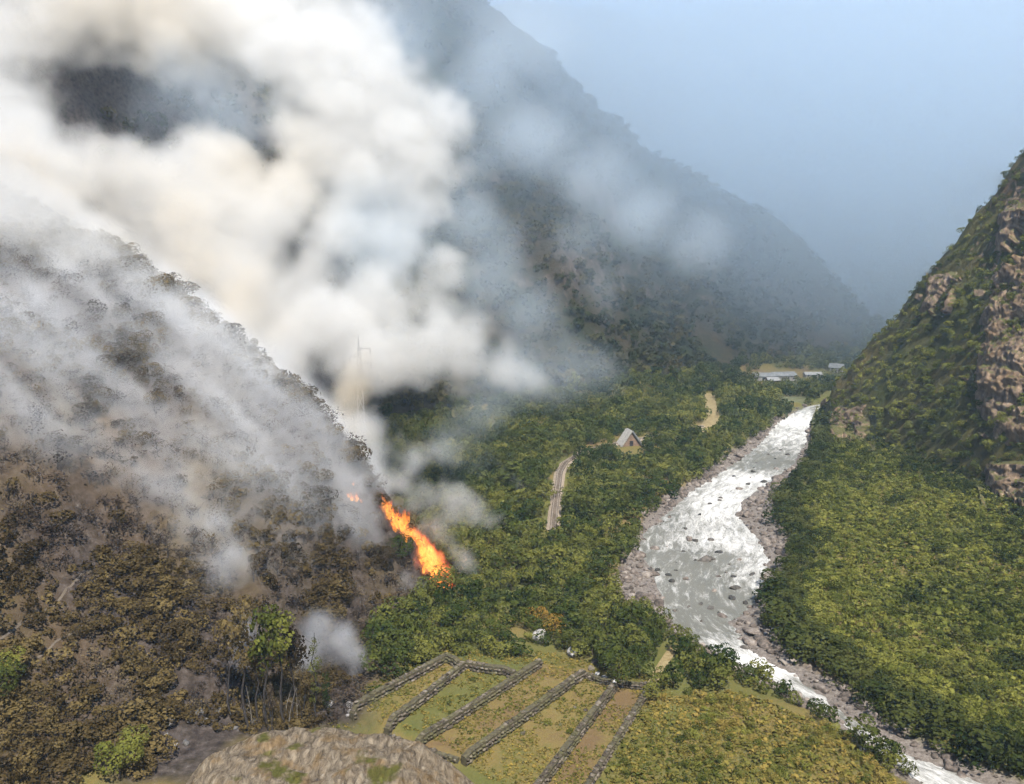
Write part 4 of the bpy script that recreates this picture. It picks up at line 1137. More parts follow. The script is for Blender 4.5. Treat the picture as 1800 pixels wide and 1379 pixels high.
# ------------------------------------------------------------------ trees that stand out
def slender(px, py, hgt_m, seed, label, mat=None, bark=None, crown_from=.5, wide=.16, nq=840, group=None):
    p = hit(px, py); r = np.random.default_rng(seed)
    e_ = empty('eucalyptus', (p[0], p[1], p[2] - .2), r.random() * 6.28); tag(e_, label, 'tree', group)
    path = [(.02 * math.sin(k * 2 + seed), .02 * math.cos(k * 1.7 + seed), k / 6) for k in range(7)]
    ps = [tube(np.array(path) * hgt_m, [.17 * hgt_m / 14 * (1 - .8 * k / 6) for k in range(7)], 6)]
    for k in range(9):
        z = crown_from * .8 + (1 - crown_from * .8) * r.random() * .9; a = r.random() * 6.28; Lb = wide * (.5 + .6 * r.random())
        s_ = np.array([0, 0, z]); q = s_ + [math.cos(a) * Lb, math.sin(a) * Lb, Lb * .9]
        ps.append(tube(np.array([s_, (s_ + q) / 2, q]) * hgt_m, [.05, .035, .012], 4))
    me = as_mesh('trunk', join(ps), bark or MB_trunk); o = bpy.data.objects.new('trunk', me); C.objects.link(o); o.parent = e_
    parts = []
    for k in range(7):
        v, f = crown(nq // 7, seed * 10 + k, leaf=.085, wide=.6, blobs=4, base=-.2, solid=.5)
        z = crown_from + (1 - crown_from) * (k + .3 * r.random()) / 7; a = r.random() * 6.28; rr_ = wide * .55 * r.random()
        s_ = wide * (1.5 - .5 * abs(k - 3) / 3)
        parts.append((v * s_ * [1, 1, 1.25] + [math.cos(a) * rr_, math.sin(a) * rr_, z - .06], f))
    V, F = join(parts)
    me = as_mesh('crown', (V * hgt_m, F), mat or ML_dry); o = bpy.data.objects.new('crown', me); C.objects.link(o); o.parent = e_
    return e_
sl_list = [(434, 1288, 27, ML_dry, .62, .13, 'tall eucalyptus with a long bare charred trunk in the burnt ground'), (470, 1283, 26, ML_bank, .55, .15, 'tallest leafy eucalyptus above the rock outcrop'), (498, 1280, 25, ML_bank, .58, .15, 'leafy eucalyptus right of the tallest one'), (518, 1272, 21, ML_dry, .5, .14, 'olive eucalyptus in the middle of the burnt clump'),
           (455, 1280, 20, ML_dry, .55, .12, 'brownish eucalyptus between the bare trunk and the tallest one'), (405, 1262, 22, ML_dry, .6, .12, 'leftmost eucalyptus of the burnt clump'), (556, 1262, 19, ML_tree, .25, .085, 'slim dark eucalyptus like a cypress beside the white smoke puff'), (575, 1256, 10, ML_tree, .2, .13, 'short dark tree at the right of the eucalyptus clump'),
           (536, 1268, 13, ML_dry, .4, .12, 'short brown eucalyptus left of the slim dark one'), (480, 1290, 11, ML_burnt, .5, .12, 'low scorched eucalyptus in front of the clump')]
for k, (a, b, h_, mt, cf, wd, lb) in enumerate(sl_list): slender(a, b, h_, 60 + k, lb, mt, MB_char, cf, wd)
for k in range(16):
    a, b = 440 + 100 * random.random(), 1262 + 28 * random.random(); p = hit(a, b); h_ = random.uniform(5, 11)
    v, f = limbs(900 + k, 1.0, .012, 4, .12, 5)
    me = as_mesh('burnt_pole', (v * h_, f), MB_char if k % 3 else MB_pale); o = bpy.data.objects.new('burnt_pole', me); C.objects.link(o); o.location = (p[0], p[1], p[2] - .2)
    tag(o, 'thin leafless charred trunk among the eucalyptus clump' if k % 3 else 'thin leafless pale trunk among the eucalyptus clump', 'dead tree', 'charred trunks in the burnt clump' if k % 3 else 'pale dead trunks in the burnt clump')
def special(px, py, h_, mat, label, k=0, lib=None, name='broadleaf_tree'):
    p = hit(px, py); e_ = empty(name, (p[0], p[1], p[2] - .15), k * 1.3); e_.scale = (h_,) * 3; tag(e_, label, 'tree')
    for nm, me in (('trunk', tree_trunks[k % 7]), ('crown', as_mesh('crown', (lib or TREE_F)[k % len(lib or TREE_F)], mat))):
        o = bpy.data.objects.new(nm, me); C.objects.link(o); o.parent = e_
special(1085, 1205, 8.2, ML_tree, 'round dark green tree at the top of the terraces by the ruin heap', 1)
special(1020, 1150, 7.8, ML_tree, 'narrow dark tree behind the pale blocks', 3)
special(975, 1118, 6.0, ML_orange, 'orange dry tree behind the large white block', 2)
special(945, 1098, 5.0, ML_orange, 'orange dry bush left of the orange tree', 5)
special(210, 1368, 9.0, ML_bank, 'yellow-green tree at the lower left edge of the hillside', 4)
special(235, 1325, 6.0, ML_tree, 'smaller dark green tree above the yellow-green one at lower left', 6)
special(8, 1230, 8.0, ML_tree, 'dark green tree at the left edge of the frame', 0)
special(20, 1180, 5.0, ML_bank, 'green bush above the dark tree at the left edge', 2)
special(612, 822, 6.5, ML_dry, 'dark tree on the hillside crest in front of the smoke column', 3)
special(705, 985, 7.5, ML_tree, 'dark tree left of the flames', 2)
special(672, 1000, 6.5, ML_dry, 'olive tree left of the dark tree by the flames', 5)
special(905, 945, 6.0, ML_bright, 'bright green tree right of the fire at the edge of the smoke', 6)
special(735, 815, 6.5, ML_bright, 'bright green tree behind the fire', 1)
# scorched trees along the crest, ragged against the smoke
rc_ = np.random.default_rng(81)
for k, a in enumerate(range(140, 770, 13)):
    b = 320
    while b < 1040 and (lambda q: q is None or q[1] > 288)(hit(a, b)): b += 8
    p = hit(a + rc_.uniform(-8, 8), b + rc_.uniform(6, 26))
    if p is None or p[1] > 290: continue
    h_ = rc_.uniform(2.6, 6.2); row = [p[0], p[1], p[2] - .2, h_, rc_.random() * 6.28, rc_.random()]
    z = ('tall ' if h_ > 4.6 else 'low ') + 'scorched tree on the hillside crest ' + ('just above the flames' if a > 640 else 'below the pylon' if a > 520 else 'in the middle of the crest' if a > 330 else 'at the smoky upper end')
    tree_thing('scorched_tree', row, burnt_stem[k % 5] if k % 3 else tree_trunks[k % 7], (burnt_leaf[k % 5] if k % 3 == 1 else dry_shrubs[k % 6]), z, 'tree', z)
# power pylon in the gully, only its top clear of the smoke
MP = surface('pylon_steel', lambda t, pos, geo: t.ramp(t.noise(pos, 1.0, 2), [(.3, (.20, .20, .20)), (.7, (.32, .32, .32))]), .6)
pt = D(630, 590, 284); gz = float(hgt(pt[0], pt[1])); Hp = float(pt[2] - gz)
py_ = empty('power_pylon', (pt[0], pt[1], gz), .15); tag(py_, 'grey power pylon top showing through the smoke above the fire', 'pylon')
hw = lambda z: .35 + 2.2 * (1 - z / Hp) ** 1.3
zs_ = np.linspace(0, Hp * .94, 12)
for sx_, sy_ in ((-1, -1), (1, -1), (1, 1), (-1, 1)):
    v, f = tube([(sx_ * hw(z), sy_ * hw(z), z) for z in zs_], [.13] * 12, 4); mesh_obj('leg', v, f, MP, py_)
ps = []
for i in range(11):
    a_, b_ = zs_[i], zs_[i + 1]
    for (x0, y0), (x1, y1) in (((-1, -1), (1, -1)), ((1, -1), (1, 1)), ((1, 1), (-1, 1)), ((-1, 1), (-1, -1))):
        ps.append(tube([(x0 * hw(a_), y0 * hw(a_), a_), (x1 * hw(b_), y1 * hw(b_), b_)], [.07, .07], 3)); ps.append(tube([(x1 * hw(a_), y1 * hw(a_), a_), (x0 * hw(b_), y0 * hw(b_), b_)], [.07, .07], 3))
v, f = join(ps); mesh_obj('bracing', v, f, MP, py_)
v, f = tube([(0, 0, Hp * .9), (0, 0, Hp)], [.22, .08], 5); mesh_obj('mast', v, f, MP, py_)
for k, (zf, Lr, sg) in enumerate(((.93, 3.6, 1), (.89, 3.0, -1), (.85, 3.8, 1))):
    v, f = join([tube([(0, .3, Hp * zf), (sg * Lr, 0, Hp * zf)], [.14, .08], 4), tube([(0, -.3, Hp * zf), (sg * Lr, 0, Hp * zf)], [.14, .08], 4), tube([(0, 0, Hp * zf + 1.1), (sg * Lr, 0, Hp * zf)], [.09, .07], 4)])
    arm_ = mesh_obj('crossarm', v, f, MP, py_)
    v, f = tube([(sg * Lr, 0, Hp * zf), (sg * Lr, 0, Hp * zf - 1.0), (sg * Lr, 0, Hp * zf - 2.1)], [.12, .2, .12], 6); mesh_obj('insulator', v, f, MP, arm_)

# ------------------------------------------------------------------ the fire
m, t, o_ = material('flame')
at_ = t.node('ShaderNodeAttribute'); at_.attribute_name = 'rise'
geo = t.node('ShaderNodeNewGeometry')
n_ = t.noise(geo.outputs['Position'], 1.1, 4, .65)
hh = t.math('ADD', at_.outputs['Fac'], t.math('MULTIPLY', t.math('SUBTRACT', n_, .5), 1.3))
em = t.node('ShaderNodeEmission')
t.put(em.inputs[0], t.ramp(hh, [(.0, (1., .46, .09)), (.3, (1., .31, .045)), (.6, (1., .17, .03)), (1., (.9, .09, .04))]))
em.inputs[1].default_value = 1.1
tp_ = t.node('ShaderNodeBsdfTransparent'); mx = t.node('ShaderNodeMixShader')
t.put(mx.inputs[0], t.ramp(hh, [(.1, .5), (.7, .02)])); t.link(tp_.outputs[0], mx.inputs[1]); t.link(em.outputs[0], mx.inputs[2]); t.link(mx.outputs[0], o_.inputs[0])
M_flame = m
m.cycles.emission_sampling = 'NONE'
def flame_mesh(seed):
    r = np.random.default_rng(seed); n, k = 12, 9; V = []; F = []; A = []
    ph = r.random(4) * 6.28
    for i in range(n):
        s_ = i / (n - 1); rad = .26 * (math.sin(math.pi * min(1, .18 + s_ * .9)) ** .8) * (1 - s_) ** .45 + .004
        cx_, cy_ = .16 * s_ * math.sin(3 * s_ + ph[0]), .12 * s_ * math.sin(4 * s_ + ph[1])
        for j in range(k):
            th = 2 * math.pi * j / k
            q = rad * (1 + .35 * math.sin(2 * th + ph[2] + 4 * s_) + .2 * math.sin(3 * th + ph[3] - 5 * s_))
            V.append((cx_ + q * math.cos(th), cy_ + q * math.sin(th), s_)); A.append(s_)
        if i:
            for j in range(k): F.append(((i - 1) * k + j, (i - 1) * k + (j + 1) % k, i * k + (j + 1) % k, i * k + j))
    me = fast_mesh('flame', V, F, True); me.materials.append(M_flame)
    a = me.attributes.new('rise', 'FLOAT', 'POINT'); a.data.foreach_set('value', np.array(A, np.float32))
    return me
flames = [flame_mesh(k) for k in range(7)]
FL_pix = [(676, 890, .7), (692, 915, .9), (714, 935, 1.1), (734, 955, 1.45), (744, 975, 1.6), (754, 992, 1.6), (762, 1005, 1.4), (772, 1020, 1.1), (781, 1032, .8)]
p0 = hit(750, 990)
wf = empty('wildfire', p0); tag(wf, 'orange wildfire front burning up the edge of the hillside', 'fire')
fl_pts = np.array([hit(a, b) for a, b, _ in FL_pix]); fl_s = np.array([c for *_, c in FL_pix])
r = np.random.default_rng(5)
for k in range(300):
    u_ = r.random() * (len(fl_pts) - 1.001); i = int(u_); f = u_ - i
    c = fl_pts[i] * (1 - f) + fl_pts[i + 1] * f; s_ = fl_s[i] * (1 - f) + fl_s[i + 1] * f
    c = c + np.array([r.normal() * .75 * s_, r.normal() * 1.0 * s_, 0]); c[2] = hgt(c[0], c[1])
    h_ = s_ * (1.2 + 4.2 * r.random() ** 2)
    o = bpy.data.objects.new('flame', flames[k % 7]); C.objects.link(o); o.parent = wf
    o.location = (c[0] - p0[0], c[1] - p0[1], c[2] - p0[2] - .15); o.scale = (h_ * .42, h_ * .42, h_); o.rotation_euler = (r.uniform(-.3, .3), r.uniform(-.5, .1), r.random() * 6.28)
p1 = hit(612, 862); wf2 = empty('wildfire', p1); tag(wf2, 'small reddish flames at the foot of the tan smoke column', 'fire')
for k in range(9):
    c = hit(606 + 40 * r.random(), 845 + 45 * r.random())
    h_ = 1 + 1.8 * r.random(); o = bpy.data.objects.new('flame', flames[k % 7]); C.objects.link(o); o.parent = wf2
    o.location = tuple(c - p1 - [0, 0, .1]); o.scale = (h_ * .7, h_ * .7, h_); o.rotation_euler = (r.uniform(-.2, .2), r.uniform(-.3, .1), k)
# ------------------------------------------------------------------ air: blue haze over the whole valley
HAZE_D = 0.0002
hz = mesh_obj('haze', [(sx * 3900, 1550 + sy * 2350, z) for z in (-14, 560) for sx, sy in ((-1, -1), (1, -1), (1, 1), (-1, 1))],
              [(0, 3, 2, 1), (4, 5, 6, 7), (0, 1, 5, 4), (1, 2, 6, 5), (2, 3, 7, 6), (3, 0, 4, 7)])
m, t, o_ = material('haze_air')
pv = t.node('ShaderNodeVolumePrincipled')
pv.inputs['Color'].default_value = (.52, .71, .92, 1)
pv.inputs['Density'].default_value = HAZE_D
pv.inputs['Anisotropy'].default_value = 0.25
pv.inputs['Density Attribute'].default_value = ''
t.link(pv.outputs[0], o_.inputs['Volume'])
hz.data.materials.append(m)
tag(hz, 'thin blue haze filling the valley air', None, None, 'stuff')

# ------------------------------------------------------------------ smoke: real volumes grown from a coarse density plan plus turbulence
def smoke_mat(name, col, dens, aniso=.0, tan=None, tan_col=None):
    m, t, o = material(name)
    v = t.node('ShaderNodeVolumePrincipled')
    v.inputs['Density'].default_value = dens
    v.inputs['Density Attribute'].default_value = 'density'
    v.inputs['Anisotropy'].default_value = aniso
    if tan:
        geo = t.node('ShaderNodeNewGeometry')
        f = None
        for c, r, w in tan:
            d = t.node('ShaderNodeVectorMath', operation='DISTANCE'); t.link(geo.outputs['Position'], d.inputs[0]); d.inputs[1].default_value = tuple(c)
            g = t.math('MULTIPLY', t.math('SUBTRACT', 1.0, t.math('DIVIDE', d.outputs['Value'], r), clamp=True), w)
            f = g if f is None else t.math('MAXIMUM', f, g)
        t.put(v.inputs['Color'], t.mix(f, col, tan_col))
    else:
        v.inputs['Color'].default_value = (*col, 1)
    t.link(v.outputs[0], o.inputs['Volume'])
    return m
def volume_smoke(name, lo, hi, step, field, voxel, mat, label, scale, amp, warp, gain, detail=5, stretch=None, rough=.55, wscale=None, billow=None):
    lo, hi = np.array(lo, float), np.array(hi, float)
    n = np.ceil((hi - lo) / step).astype(int) + 1
    xs = [lo[k] + step * np.arange(n[k]) for k in range(3)]
    X, Y, Z = np.meshgrid(*xs, indexing='ij')
    Fv = field(X, Y, Z).astype(np.float32)
    me = bpy.data.meshes.new(name)
    me.vertices.add(X.size); me.vertices.foreach_set('co', np.stack([X, Y, Z], -1).reshape(-1).astype(np.float32))
    a = me.attributes.new('plan', 'FLOAT', 'POINT'); a.data.foreach_set('value', Fv.ravel())
    me.materials.append(mat)
    ob = bpy.data.objects.new(name, me); C.objects.link(ob)
    g = bpy.data.node_groups.new(name, 'GeometryNodeTree')
    g.interface.new_socket('Geometry', in_out='INPUT', socket_type='NodeSocketGeometry')
    g.interface.new_socket('Geometry', in_out='OUTPUT', socket_type='NodeSocketGeometry')
    t = NT(g)
    gi = t.node('NodeGroupInput'); go = t.node('NodeGroupOutput')
    pos = t.node('GeometryNodeInputPosition').outputs[0]
    def vm(op, a_, b_=None):
        q = t.node('ShaderNodeVectorMath', operation=op); t.put(q.inputs[0], a_); t.put(q.inputs[1], b_)
        if op == 'SCALE': pass
        return q.outputs[0]
    nv = pos
    if stretch is not None:                   # turbulence drawn out along the drift
        mp = t.node('ShaderNodeVectorRotate', rotation_type='EULER_XYZ', invert=True)
        t.put(mp.inputs['Vector'], pos); mp.inputs['Rotation'].default_value = stretch[0]
        nv = vm('MULTIPLY', mp.outputs[0], tuple(1 / k for k in stretch[1]))
    w1 = t.node('ShaderNodeTexNoise'); t.put(w1.inputs['Vector'], nv); w1.inputs['Scale'].default_value = wscale or scale * .6; w1.inputs['Detail'].default_value = 3
    wv = vm('MULTIPLY', vm('SUBTRACT', w1.outputs['Color'], (.5, .5, .5)), (warp * 2,) * 3)
    p2 = vm('ADD', pos, wv)
    q = vm('MULTIPLY', vm('SUBTRACT', p2, tuple(lo)), (1 / step,) * 3)
    q = vm('MINIMUM', vm('MAXIMUM', q, (0, 0, 0)), tuple(float(k) - 1.001 for k in n))
    fl = vm('FLOOR', q); fr = vm('SUBTRACT', q, fl)
    sf = t.node('ShaderNodeSeparateXYZ'); t.link(fl, sf.inputs[0]); sr = t.node('ShaderNodeSeparateXYZ'); t.link(fr, sr.inputs[0])
    base = t.math('ADD', t.math('ADD', t.math('MULTIPLY', sf.outputs[0], float(n[1] * n[2])), t.math('MULTIPLY', sf.outputs[1], float(n[2]))), sf.outputs[2])
    na = t.node('GeometryNodeInputNamedAttribute', data_type='FLOAT'); na.inputs[0].default_value = 'plan'
    def samp(off):
        s_ = t.node('GeometryNodeSampleIndex', data_type='FLOAT', domain='POINT'); s_.clamp = True
        t.link(gi.outputs[0], s_.inputs[0]); t.link(na.outputs[0], s_.inputs[1])
        fi = t.node('FunctionNodeFloatToInt', rounding_mode='ROUND'); t.link(t.math('ADD', base, float(off)), fi.inputs[0]); t.link(fi.outputs[0], s_.inputs[2])
        return s_.outputs[0]
    def lerp(a_, b_, f): return t.math('ADD', a_, t.math('MULTIPLY', t.math('SUBTRACT', b_, a_), f))
    nx_, ny_, nz_ = [int(k) for k in n]
    cs = [[lerp(samp(i * ny_ * nz_ + j * nz_), samp(i * ny_ * nz_ + j * nz_ + 1), sr.outputs[2]) for j in (0, 1)] for i in (0, 1)]
    F0 = lerp(lerp(cs[0][0], cs[0][1], sr.outputs[1]), lerp(cs[1][0], cs[1][1], sr.outputs[1]), sr.outputs[0])
    nn = t.node('ShaderNodeTexNoise'); t.put(nn.inputs['Vector'], nv); nn.inputs['Scale'].default_value = scale; nn.inputs['Detail'].default_value = detail; nn.inputs['Roughness'].default_value = rough
    d = t.math('ADD', F0, t.math('MULTIPLY', t.math('SUBTRACT', nn.outputs[0], .5), amp))
    if billow:                                # rounded cauliflower lumps
        for sc_, am_ in billow:
            vo = t.node('ShaderNodeTexVoronoi', feature='SMOOTH_F1'); t.put(vo.inputs['Vector'], vm('ADD', pos, vm('MULTIPLY', wv, (.35,) * 3))); vo.inputs['Scale'].default_value = sc_; vo.inputs['Smoothness'].default_value = .35
            d = t.math('ADD', d, t.math('MULTIPLY', t.math('SUBTRACT', .45, vo.outputs['Distance']), am_))
    d = t.math('MULTIPLY', d, gain, clamp=True)
    vc = t.node('GeometryNodeVolumeCube')
    t.link(d, vc.inputs['Density'])
    vc.inputs['Min'].default_value = tuple(lo + step); vc.inputs['Max'].default_value = tuple(hi - step)
    rs = np.maximum(((hi - lo - 2 * step) / voxel).astype(int), 8)
    for k, ax in enumerate('XYZ'): vc.inputs['Resolution ' + ax].default_value = int(rs[k])
    sm = t.node('GeometryNodeSetMaterial'); sm.inputs['Material'].default_value = mat
    t.link(vc.outputs[0], sm.inputs[0]); t.link(sm.outputs[0], go.inputs[0])
    md = ob.modifiers.new('smoke', 'NODES'); md.node_group = g
    print('SMOKE', name, 'plan', n, 'voxels', rs, int(np.prod(rs)))
    return tag(ob, label, None, None, 'stuff')
def puffs(lst):
    """(px, py, ground distance, radius in px of the 1800 px frame, weight) -> list of centre, radius, weight"""
    out = []
    for px, py, Y, r, w in lst:
        c = D(px, py, Y); out.append((c, r * Y / FPX, w))
    return out
def puff_field(pl, sub=0.0):
    def f(X, Y, Z):
        r = np.full(X.shape, -1.0)
        for c, rad, w in pl:
            d = np.sqrt((X - c[0]) ** 2 + ((Y - c[1]) * .85) ** 2 + (Z - c[2]) ** 2) / rad
            r = np.maximum(r, np.where(d < 1.6, (1 - d) * w + (w - 1) * .3, -1))
        return r - sub
    return f
main = puffs([
    (634, 700, 262, 46, .95), (642, 755, 258, 40, .9), (655, 810, 254, 30, .8),
    (650, 880, 247, 22, .8), (632, 830, 250, 28, .85), (600, 790, 253, 36, .9), (560, 720, 256, 50, .9), (520, 660, 258, 56, .95), (470, 620, 260, 60, .95), (400, 560, 262, 66, .95),
    (310, 480, 258, 66, .9), (220, 470, 252, 66, .85), (120, 400, 250, 80, .95), (30, 380, 245, 90, .95), (-40, 440, 235, 80, .8), (60, 470, 238, 50, .7), (-40, 280, 255, 100, 1),
    (612, 745, 262, 42, .9), (628, 690, 270, 52, 1), (665, 640, 285, 66, 1), (735, 610, 300, 78, 1), (810, 615, 310, 72, .95), (880, 645, 320, 58, .85), (945, 665, 325, 44, .7),
    (585, 580, 292, 90, 1), (500, 590, 285, 80, 1), (655, 545, 315, 84, .95), (740, 530, 325, 70, .85), (430, 520, 290, 100, 1), (345, 430, 300, 110, 1), (450, 400, 315, 100, 1), (545, 480, 315, 70, .9),
    (290, 330, 310, 105, 1), (380, 300, 325, 95, 1), (205, 420, 300, 90, 1), (120, 330, 300, 100, 1), (40, 300, 305, 110, 1), (40, 420, 295, 90, 1), (-60, 380, 300, 110, 1), (130, 450, 285, 60, .9),
    (-40, 180, 330, 110, 1), (20, 60, 350, 90, 1), (110, 20, 370, 95, .95), (220, 15, 385, 95, 1), (340, 50, 385, 105, 1), (450, 60, 380, 100, 1), (545, 120, 370, 105, 1), (600, 210, 360, 100, 1),
    (540, 260, 350, 80, 1), (685, 180, 365, 82, 1), (745, 235, 365, 78, 1), (725, 320, 358, 88, 1), (620, 300, 350, 95, 1), (500, 330, 330, 80, .95), (770, 340, 365, 50, .9), (690, 420, 345, 70, .85),
    (420, 0, 395, 100, 1), (560, 30, 390, 90, .95), (640, 70, 385, 70, .85), (780, 480, 335, 55, .75), (600, 410, 330, 66, .8), (700, 250, 350, 70, 1), (300, -60, 400, 120, 1), (100, -60, 390, 120, 1),
])
for a in range(-60, 330, 48):                 # smoke rolling over the top of the burnt slope
    for b in range(300, 520, 44):
        lim = np.interp(a, [-60, 120, 330], [480, 500, 540])
        q = hit(a + 10, b)
        if b < lim and q is not None and q[1] < 300:
            q = q + np.array([2., -6., 5.]); main.append((q, (58 - 12 * sstep(lim - 90, lim, b)) * q[1] / FPX, float(1.0 - .3 * sstep(lim - 110, lim, b))))
for a in range(110, 480, 30):                 # the crest itself is lost in smoke
    b = 300
    while b < 1000 and (lambda q: q is None or q[1] > 288)(hit(a, b)): b += 10
    q = hit(a, b + 22)
    if q is not None:
        main.append((q + np.array([1., -3., 4.]), 42 * q[1] / FPX, .88))
for a in range(420, 700, 22):                 # and rising all along the crest down to the flames
    b = 500
    while b < 1000 and (lambda q: q is None or q[1] > 288)(hit(a, b)): b += 12
    q = hit(a, b + 8)
    if q is None: continue
    for dz_, r_, w_ in ((5, 24, .6), (13, 26, .6)):
        main.append((q + np.array([0., 1. + dz_ * .3, dz_]), r_ * q[1] / FPX, w_))
tan_spots = [(D(330, 370, 268), 30, 1), (D(420, 470, 262), 28, .9), (D(290, 300, 275), 30, .9), (D(625, 690, 258), 24, 1), (D(470, 250, 320), 34, .5), (D(220, 20, 350), 46, .6), (D(110, 300, 275), 28, .7)]
M_main = smoke_mat('white_smoke', (.90, .886, .855), .095, .0, tan_spots, (.86, .74, .55))
volume_smoke('wildfire_smoke', (-330, 196, 4), (70, 452, 252), 6.0, puff_field(main, -.06), 1.8, M_main,
             'thick white and tan smoke billowing up the gully', .05, 1.6, 8.5, 1.7, 6, None, .68, None, [(.055, .5), (.13, .34)])
# thin smoke creeping up the burnt slope
slope_pix = [(-200, 400), (300, 470), (560, 640), (655, 850), (650, 960), (520, 990), (400, 1010), (280, 900), (150, 830), (-200, 720)]
crest_pix = [(330, 500), (560, 640), (655, 850), (640, 930), (500, 880), (380, 740)]
def slope_field(X, Y, Z):
    px, py, d = project(X, Y, Z)
    g = Z - hgt(X, Y)
    m_ = 1 - sstep(-60, 90, sdist(px, py, slope_pix))
    return np.where(g > -4, (m_ + .34 * (1 - sstep(-50, 70, sdist(px, py, crest_pix)))) * np.exp(-np.maximum(g, 0) / 9), 0) * 1.15 - .42
M_slope = smoke_mat('thin_smoke', (.985, .985, .985), .10, .0)
dr = Vector(A1 - A0).normalized()
volume_smoke('slope_smoke', (-190, 165, 0), (6, 292, 122), 4.0, slope_field, 1.7, M_slope, 'thin grey smoke creeping over the burnt slope', .13, 2.1, 4.0, 1.9, 4, (tuple(dr.to_track_quat('X', 'Z').to_euler()), (4.0, 1.0, 1.0)), .62)
# bluish veil drifting off the plume into the valley
veil = puffs([(900, 660, 335, 90, 1), (980, 660, 350, 80, .9), (1040, 650, 365, 60, .8), (860, 500, 360, 90, 1), (930, 560, 365, 90, .9), (820, 400, 372, 80, 1), (880, 420, 375, 60, .8), (830, 740, 300, 70, .8), (790, 780, 285, 60, .9), (850, 820, 290, 55, .6), (700, 60, 400, 90, .9), (790, 180, 392, 70, .9), (840, 300, 385, 60, .8), (860, 130, 398, 90, .9), (930, 240, 400, 95, .95), (1030, 320, 400, 95, .9), (1130, 380, 400, 90, .85), (1230, 430, 402, 80, .8), (930, 60, 402, 90, .8), (1000, 430, 395, 80, .7), (1060, 520, 390, 70, .6),
              (660, 420, 335, 120, 1), (180, 170, 330, 120, .9), (400, 200, 350, 110, 1), (300, 150, 350, 90, .8)])
M_veil = smoke_mat('blue_smoke', (.80, .89, .97), .017)
volume_smoke('smoke_veil', (-140, 262, 0), (134, 438, 246), 7.0, puff_field(veil), 3.6, M_veil, 'thin bluish smoke veil drifting off the plume', .03, 1.1, 12.0, 1.6, 4)
# puffs around the flames and over the embers
fp = [hit(a, b) for a, b in ((735, 965), (700, 1015), (612, 1190), (430, 1130))]
Yf = float(fp[0][1])
small = puffs([(742, 862, Yf + 5, 34, .7), (768, 872, Yf + 6, 40, .85), (800, 890, Yf + 7, 40, .9), (836, 908, Yf + 8, 34, .8), (868, 920, Yf + 9, 26, .6), (725, 890, Yf + 4, 30, .75), (748, 920, Yf + 4, 30, .75), (775, 935, Yf + 5, 32, .7), (795, 960, Yf + 5, 30, .7), (812, 990, Yf + 5, 28, .8), (700, 850, Yf + 5, 34, .7), (720, 800, Yf + 10, 46, .6), (770, 790, Yf + 14, 50, .5),
              (672, 850, Yf + 2, 34, .8), (655, 800, Yf + 4, 38, .85), (640, 750, Yf + 6, 42, .9), (650, 905, Yf - 3, 28, .8), (640, 860, Yf, 30, .8), (655, 950, Yf - 8, 22, .7), (705, 1018, Yf - 14, 24, .8), (735, 1022, Yf - 12, 20, .7), (675, 1030, Yf - 16, 20, .6)])
M_small = smoke_mat('fire_smoke', (.95, .945, .93), .11)
M_small.cycles.volume_step_rate = 1.6
volume_smoke('fire_puff', (-62, Yf - 34, -2), (16, Yf + 36, 92), 3.0, puff_field(small, -.02), 1.0, M_small, 'small white smoke puffs around the flames', .12, 1.7, 3.5, 1.2, 5, None, .62)
Ye = float(fp[2][1])
low = puffs([(598, 1128, Ye, 42, 1.05), (622, 1150, Ye - 1, 34, 1.1), (565, 1105, Ye + 2, 42, .95), (540, 1150, Ye, 40, .7), (606, 1185, Ye - 2, 20, .9), (618, 1222, Ye - 3, 20, .9), (590, 1245, Ye - 4, 24, .6), (430, 1110, Ye - 4, 44, .6), (405, 1160, Ye - 6, 40, .6), (380, 1000, Ye + 4, 60, .6), (350, 930, Ye + 10, 60, .6), (330, 1265, Ye - 16, 34, .5), (520, 1240, Ye - 8, 50, .45), (480, 1200, Ye - 4, 50, .45)])
M_low = smoke_mat('ember_smoke', (.94, .955, .985), .12)
volume_smoke('ember_smoke', (-88, Ye - 30, -2), (-18, Ye + 26, 56), 3.0, puff_field(low, -.05), 1.1, M_low, 'wisps of pale smoke rising from the embers left of the terraces', .13, 1.9, 3.5, 1.3, 5, None, .62)
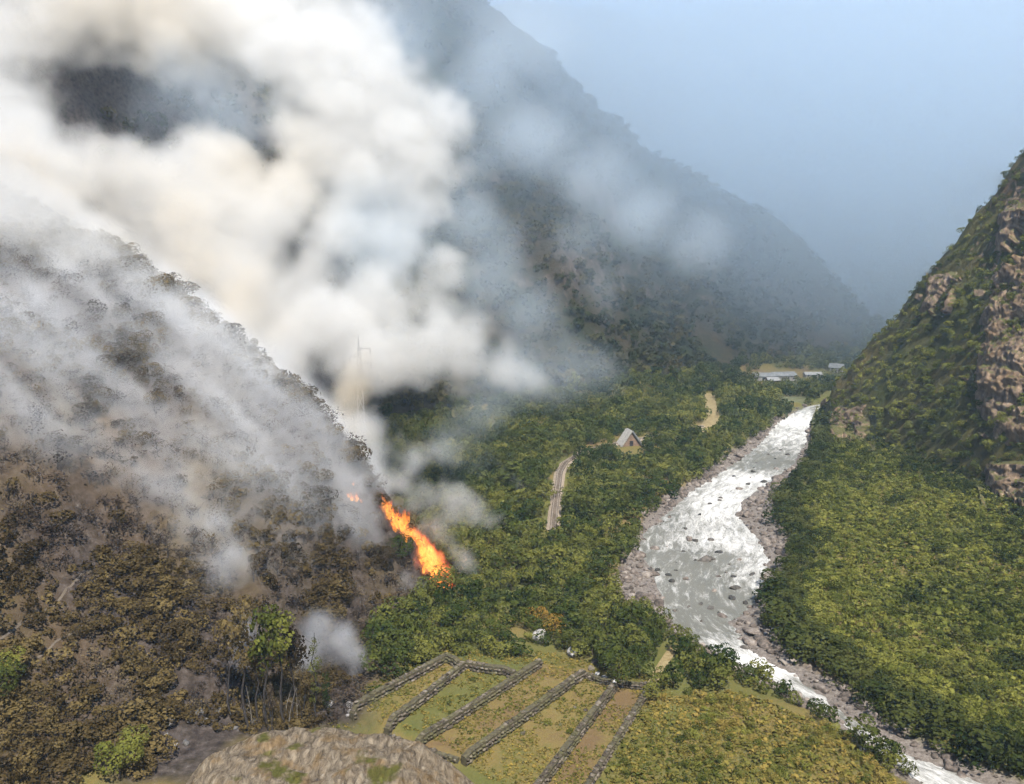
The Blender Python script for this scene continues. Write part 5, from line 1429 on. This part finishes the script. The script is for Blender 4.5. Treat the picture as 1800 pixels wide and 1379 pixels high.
# fire haze banked up at the head of the valley: great soft-edged lenses of thin blue smoke
m, t, o_ = material('haze_bank')
pv = t.node('ShaderNodeVolumePrincipled')
pv.inputs['Color'].default_value = (.76, .865, .955, 1); pv.inputs['Density'].default_value = .00066; pv.inputs['Anisotropy'].default_value = .2
pv.inputs['Density Attribute'].default_value = ''
t.link(pv.outputs[0], o_.inputs['Volume'])
v0, f0 = ico(4)
for k, sc in enumerate((.62, .78, .94, 1.08, 1.22)):
    bm_ = fast_mesh('smoke_bank', v0 * np.array((720, 560, 255)) * np.array((sc, sc, .75 + .25 * sc)), f0, True); bm_.materials.append(m)
    ob = bpy.data.objects.new('smoke_bank', bm_); C.objects.link(ob); ob.location = (385, 1010, 225)
    tag(ob, ['densest heart', 'inner layer', 'middle layer', 'outer layer', 'outermost thin layer'][k] + ' of the blue smoke haze at the head of the valley', None, None, 'stuff')
for k, sc in enumerate((.66, .9, 1.16)):
    bm_ = fast_mesh('smoke_bank', v0 * np.array((310, 250, 175)) * sc, f0, True); bm_.materials.append(m)
    ob = bpy.data.objects.new('smoke_bank', bm_); C.objects.link(ob); ob.location = (255, 760, 120)
    tag(ob, ['heart', 'body', 'thin rim'][k] + ' of the smoke haze before the foot of the wooded mountain', None, None, 'stuff')
# soft burning gas of the flames
def flame_field(X, Y, Z):
    r = np.full(X.shape, -1.)
    for i in range(len(fl_pts) - 1):
        for f in (0, .5):
            c = fl_pts[i] * (1 - f) + fl_pts[i + 1] * f; s_ = fl_s[i] * (1 - f) + fl_s[i + 1] * f
            g = (Z - c[2]) / (4.4 * s_); d = np.hypot(X - c[0] + .35 * (Z - c[2]), Y - c[1]) / (1.9 * s_)
            r = np.maximum(r, np.where((g > -.35), 1 - np.clip(g, 0, 9) - d * (.55 + .8 * np.clip(g, 0, 2)), -1))
    return r
m, t, o_ = material('burning_gas')
pv = t.node('ShaderNodeVolumePrincipled'); pv.inputs['Density'].default_value = .25; pv.inputs['Density Attribute'].default_value = 'density'; pv.inputs['Color'].default_value = (.3, .2, .15, 1)
at_ = t.node('ShaderNodeAttribute'); at_.attribute_name = 'density'
t.put(pv.inputs['Emission Color'], t.ramp(at_.outputs['Fac'], [(.02, (1, .09, .03)), (.35, (1, .19, .03)), (.8, (1, .38, .06))]))
t.put(pv.inputs['Emission Strength'], t.math('MULTIPLY', at_.outputs['Fac'], .42))
t.link(pv.outputs[0], o_.inputs['Volume'])
lo_ = fl_pts.min(0) - [7, 7, 3]; hi_ = fl_pts.max(0) + [7, 7, 11]
m.cycles.volume_step_rate = 2.5
fo = volume_smoke('burning_gas', lo_, hi_, 1.0, flame_field, .4, m, None, .5, 1.5, .8, 1.6, 4, ((0, 0, 0), (1, 1, 2.6)), .6)
fo.parent = wf; fo.matrix_parent_inverse = Matrix.Translation(-Vector(wf.location))
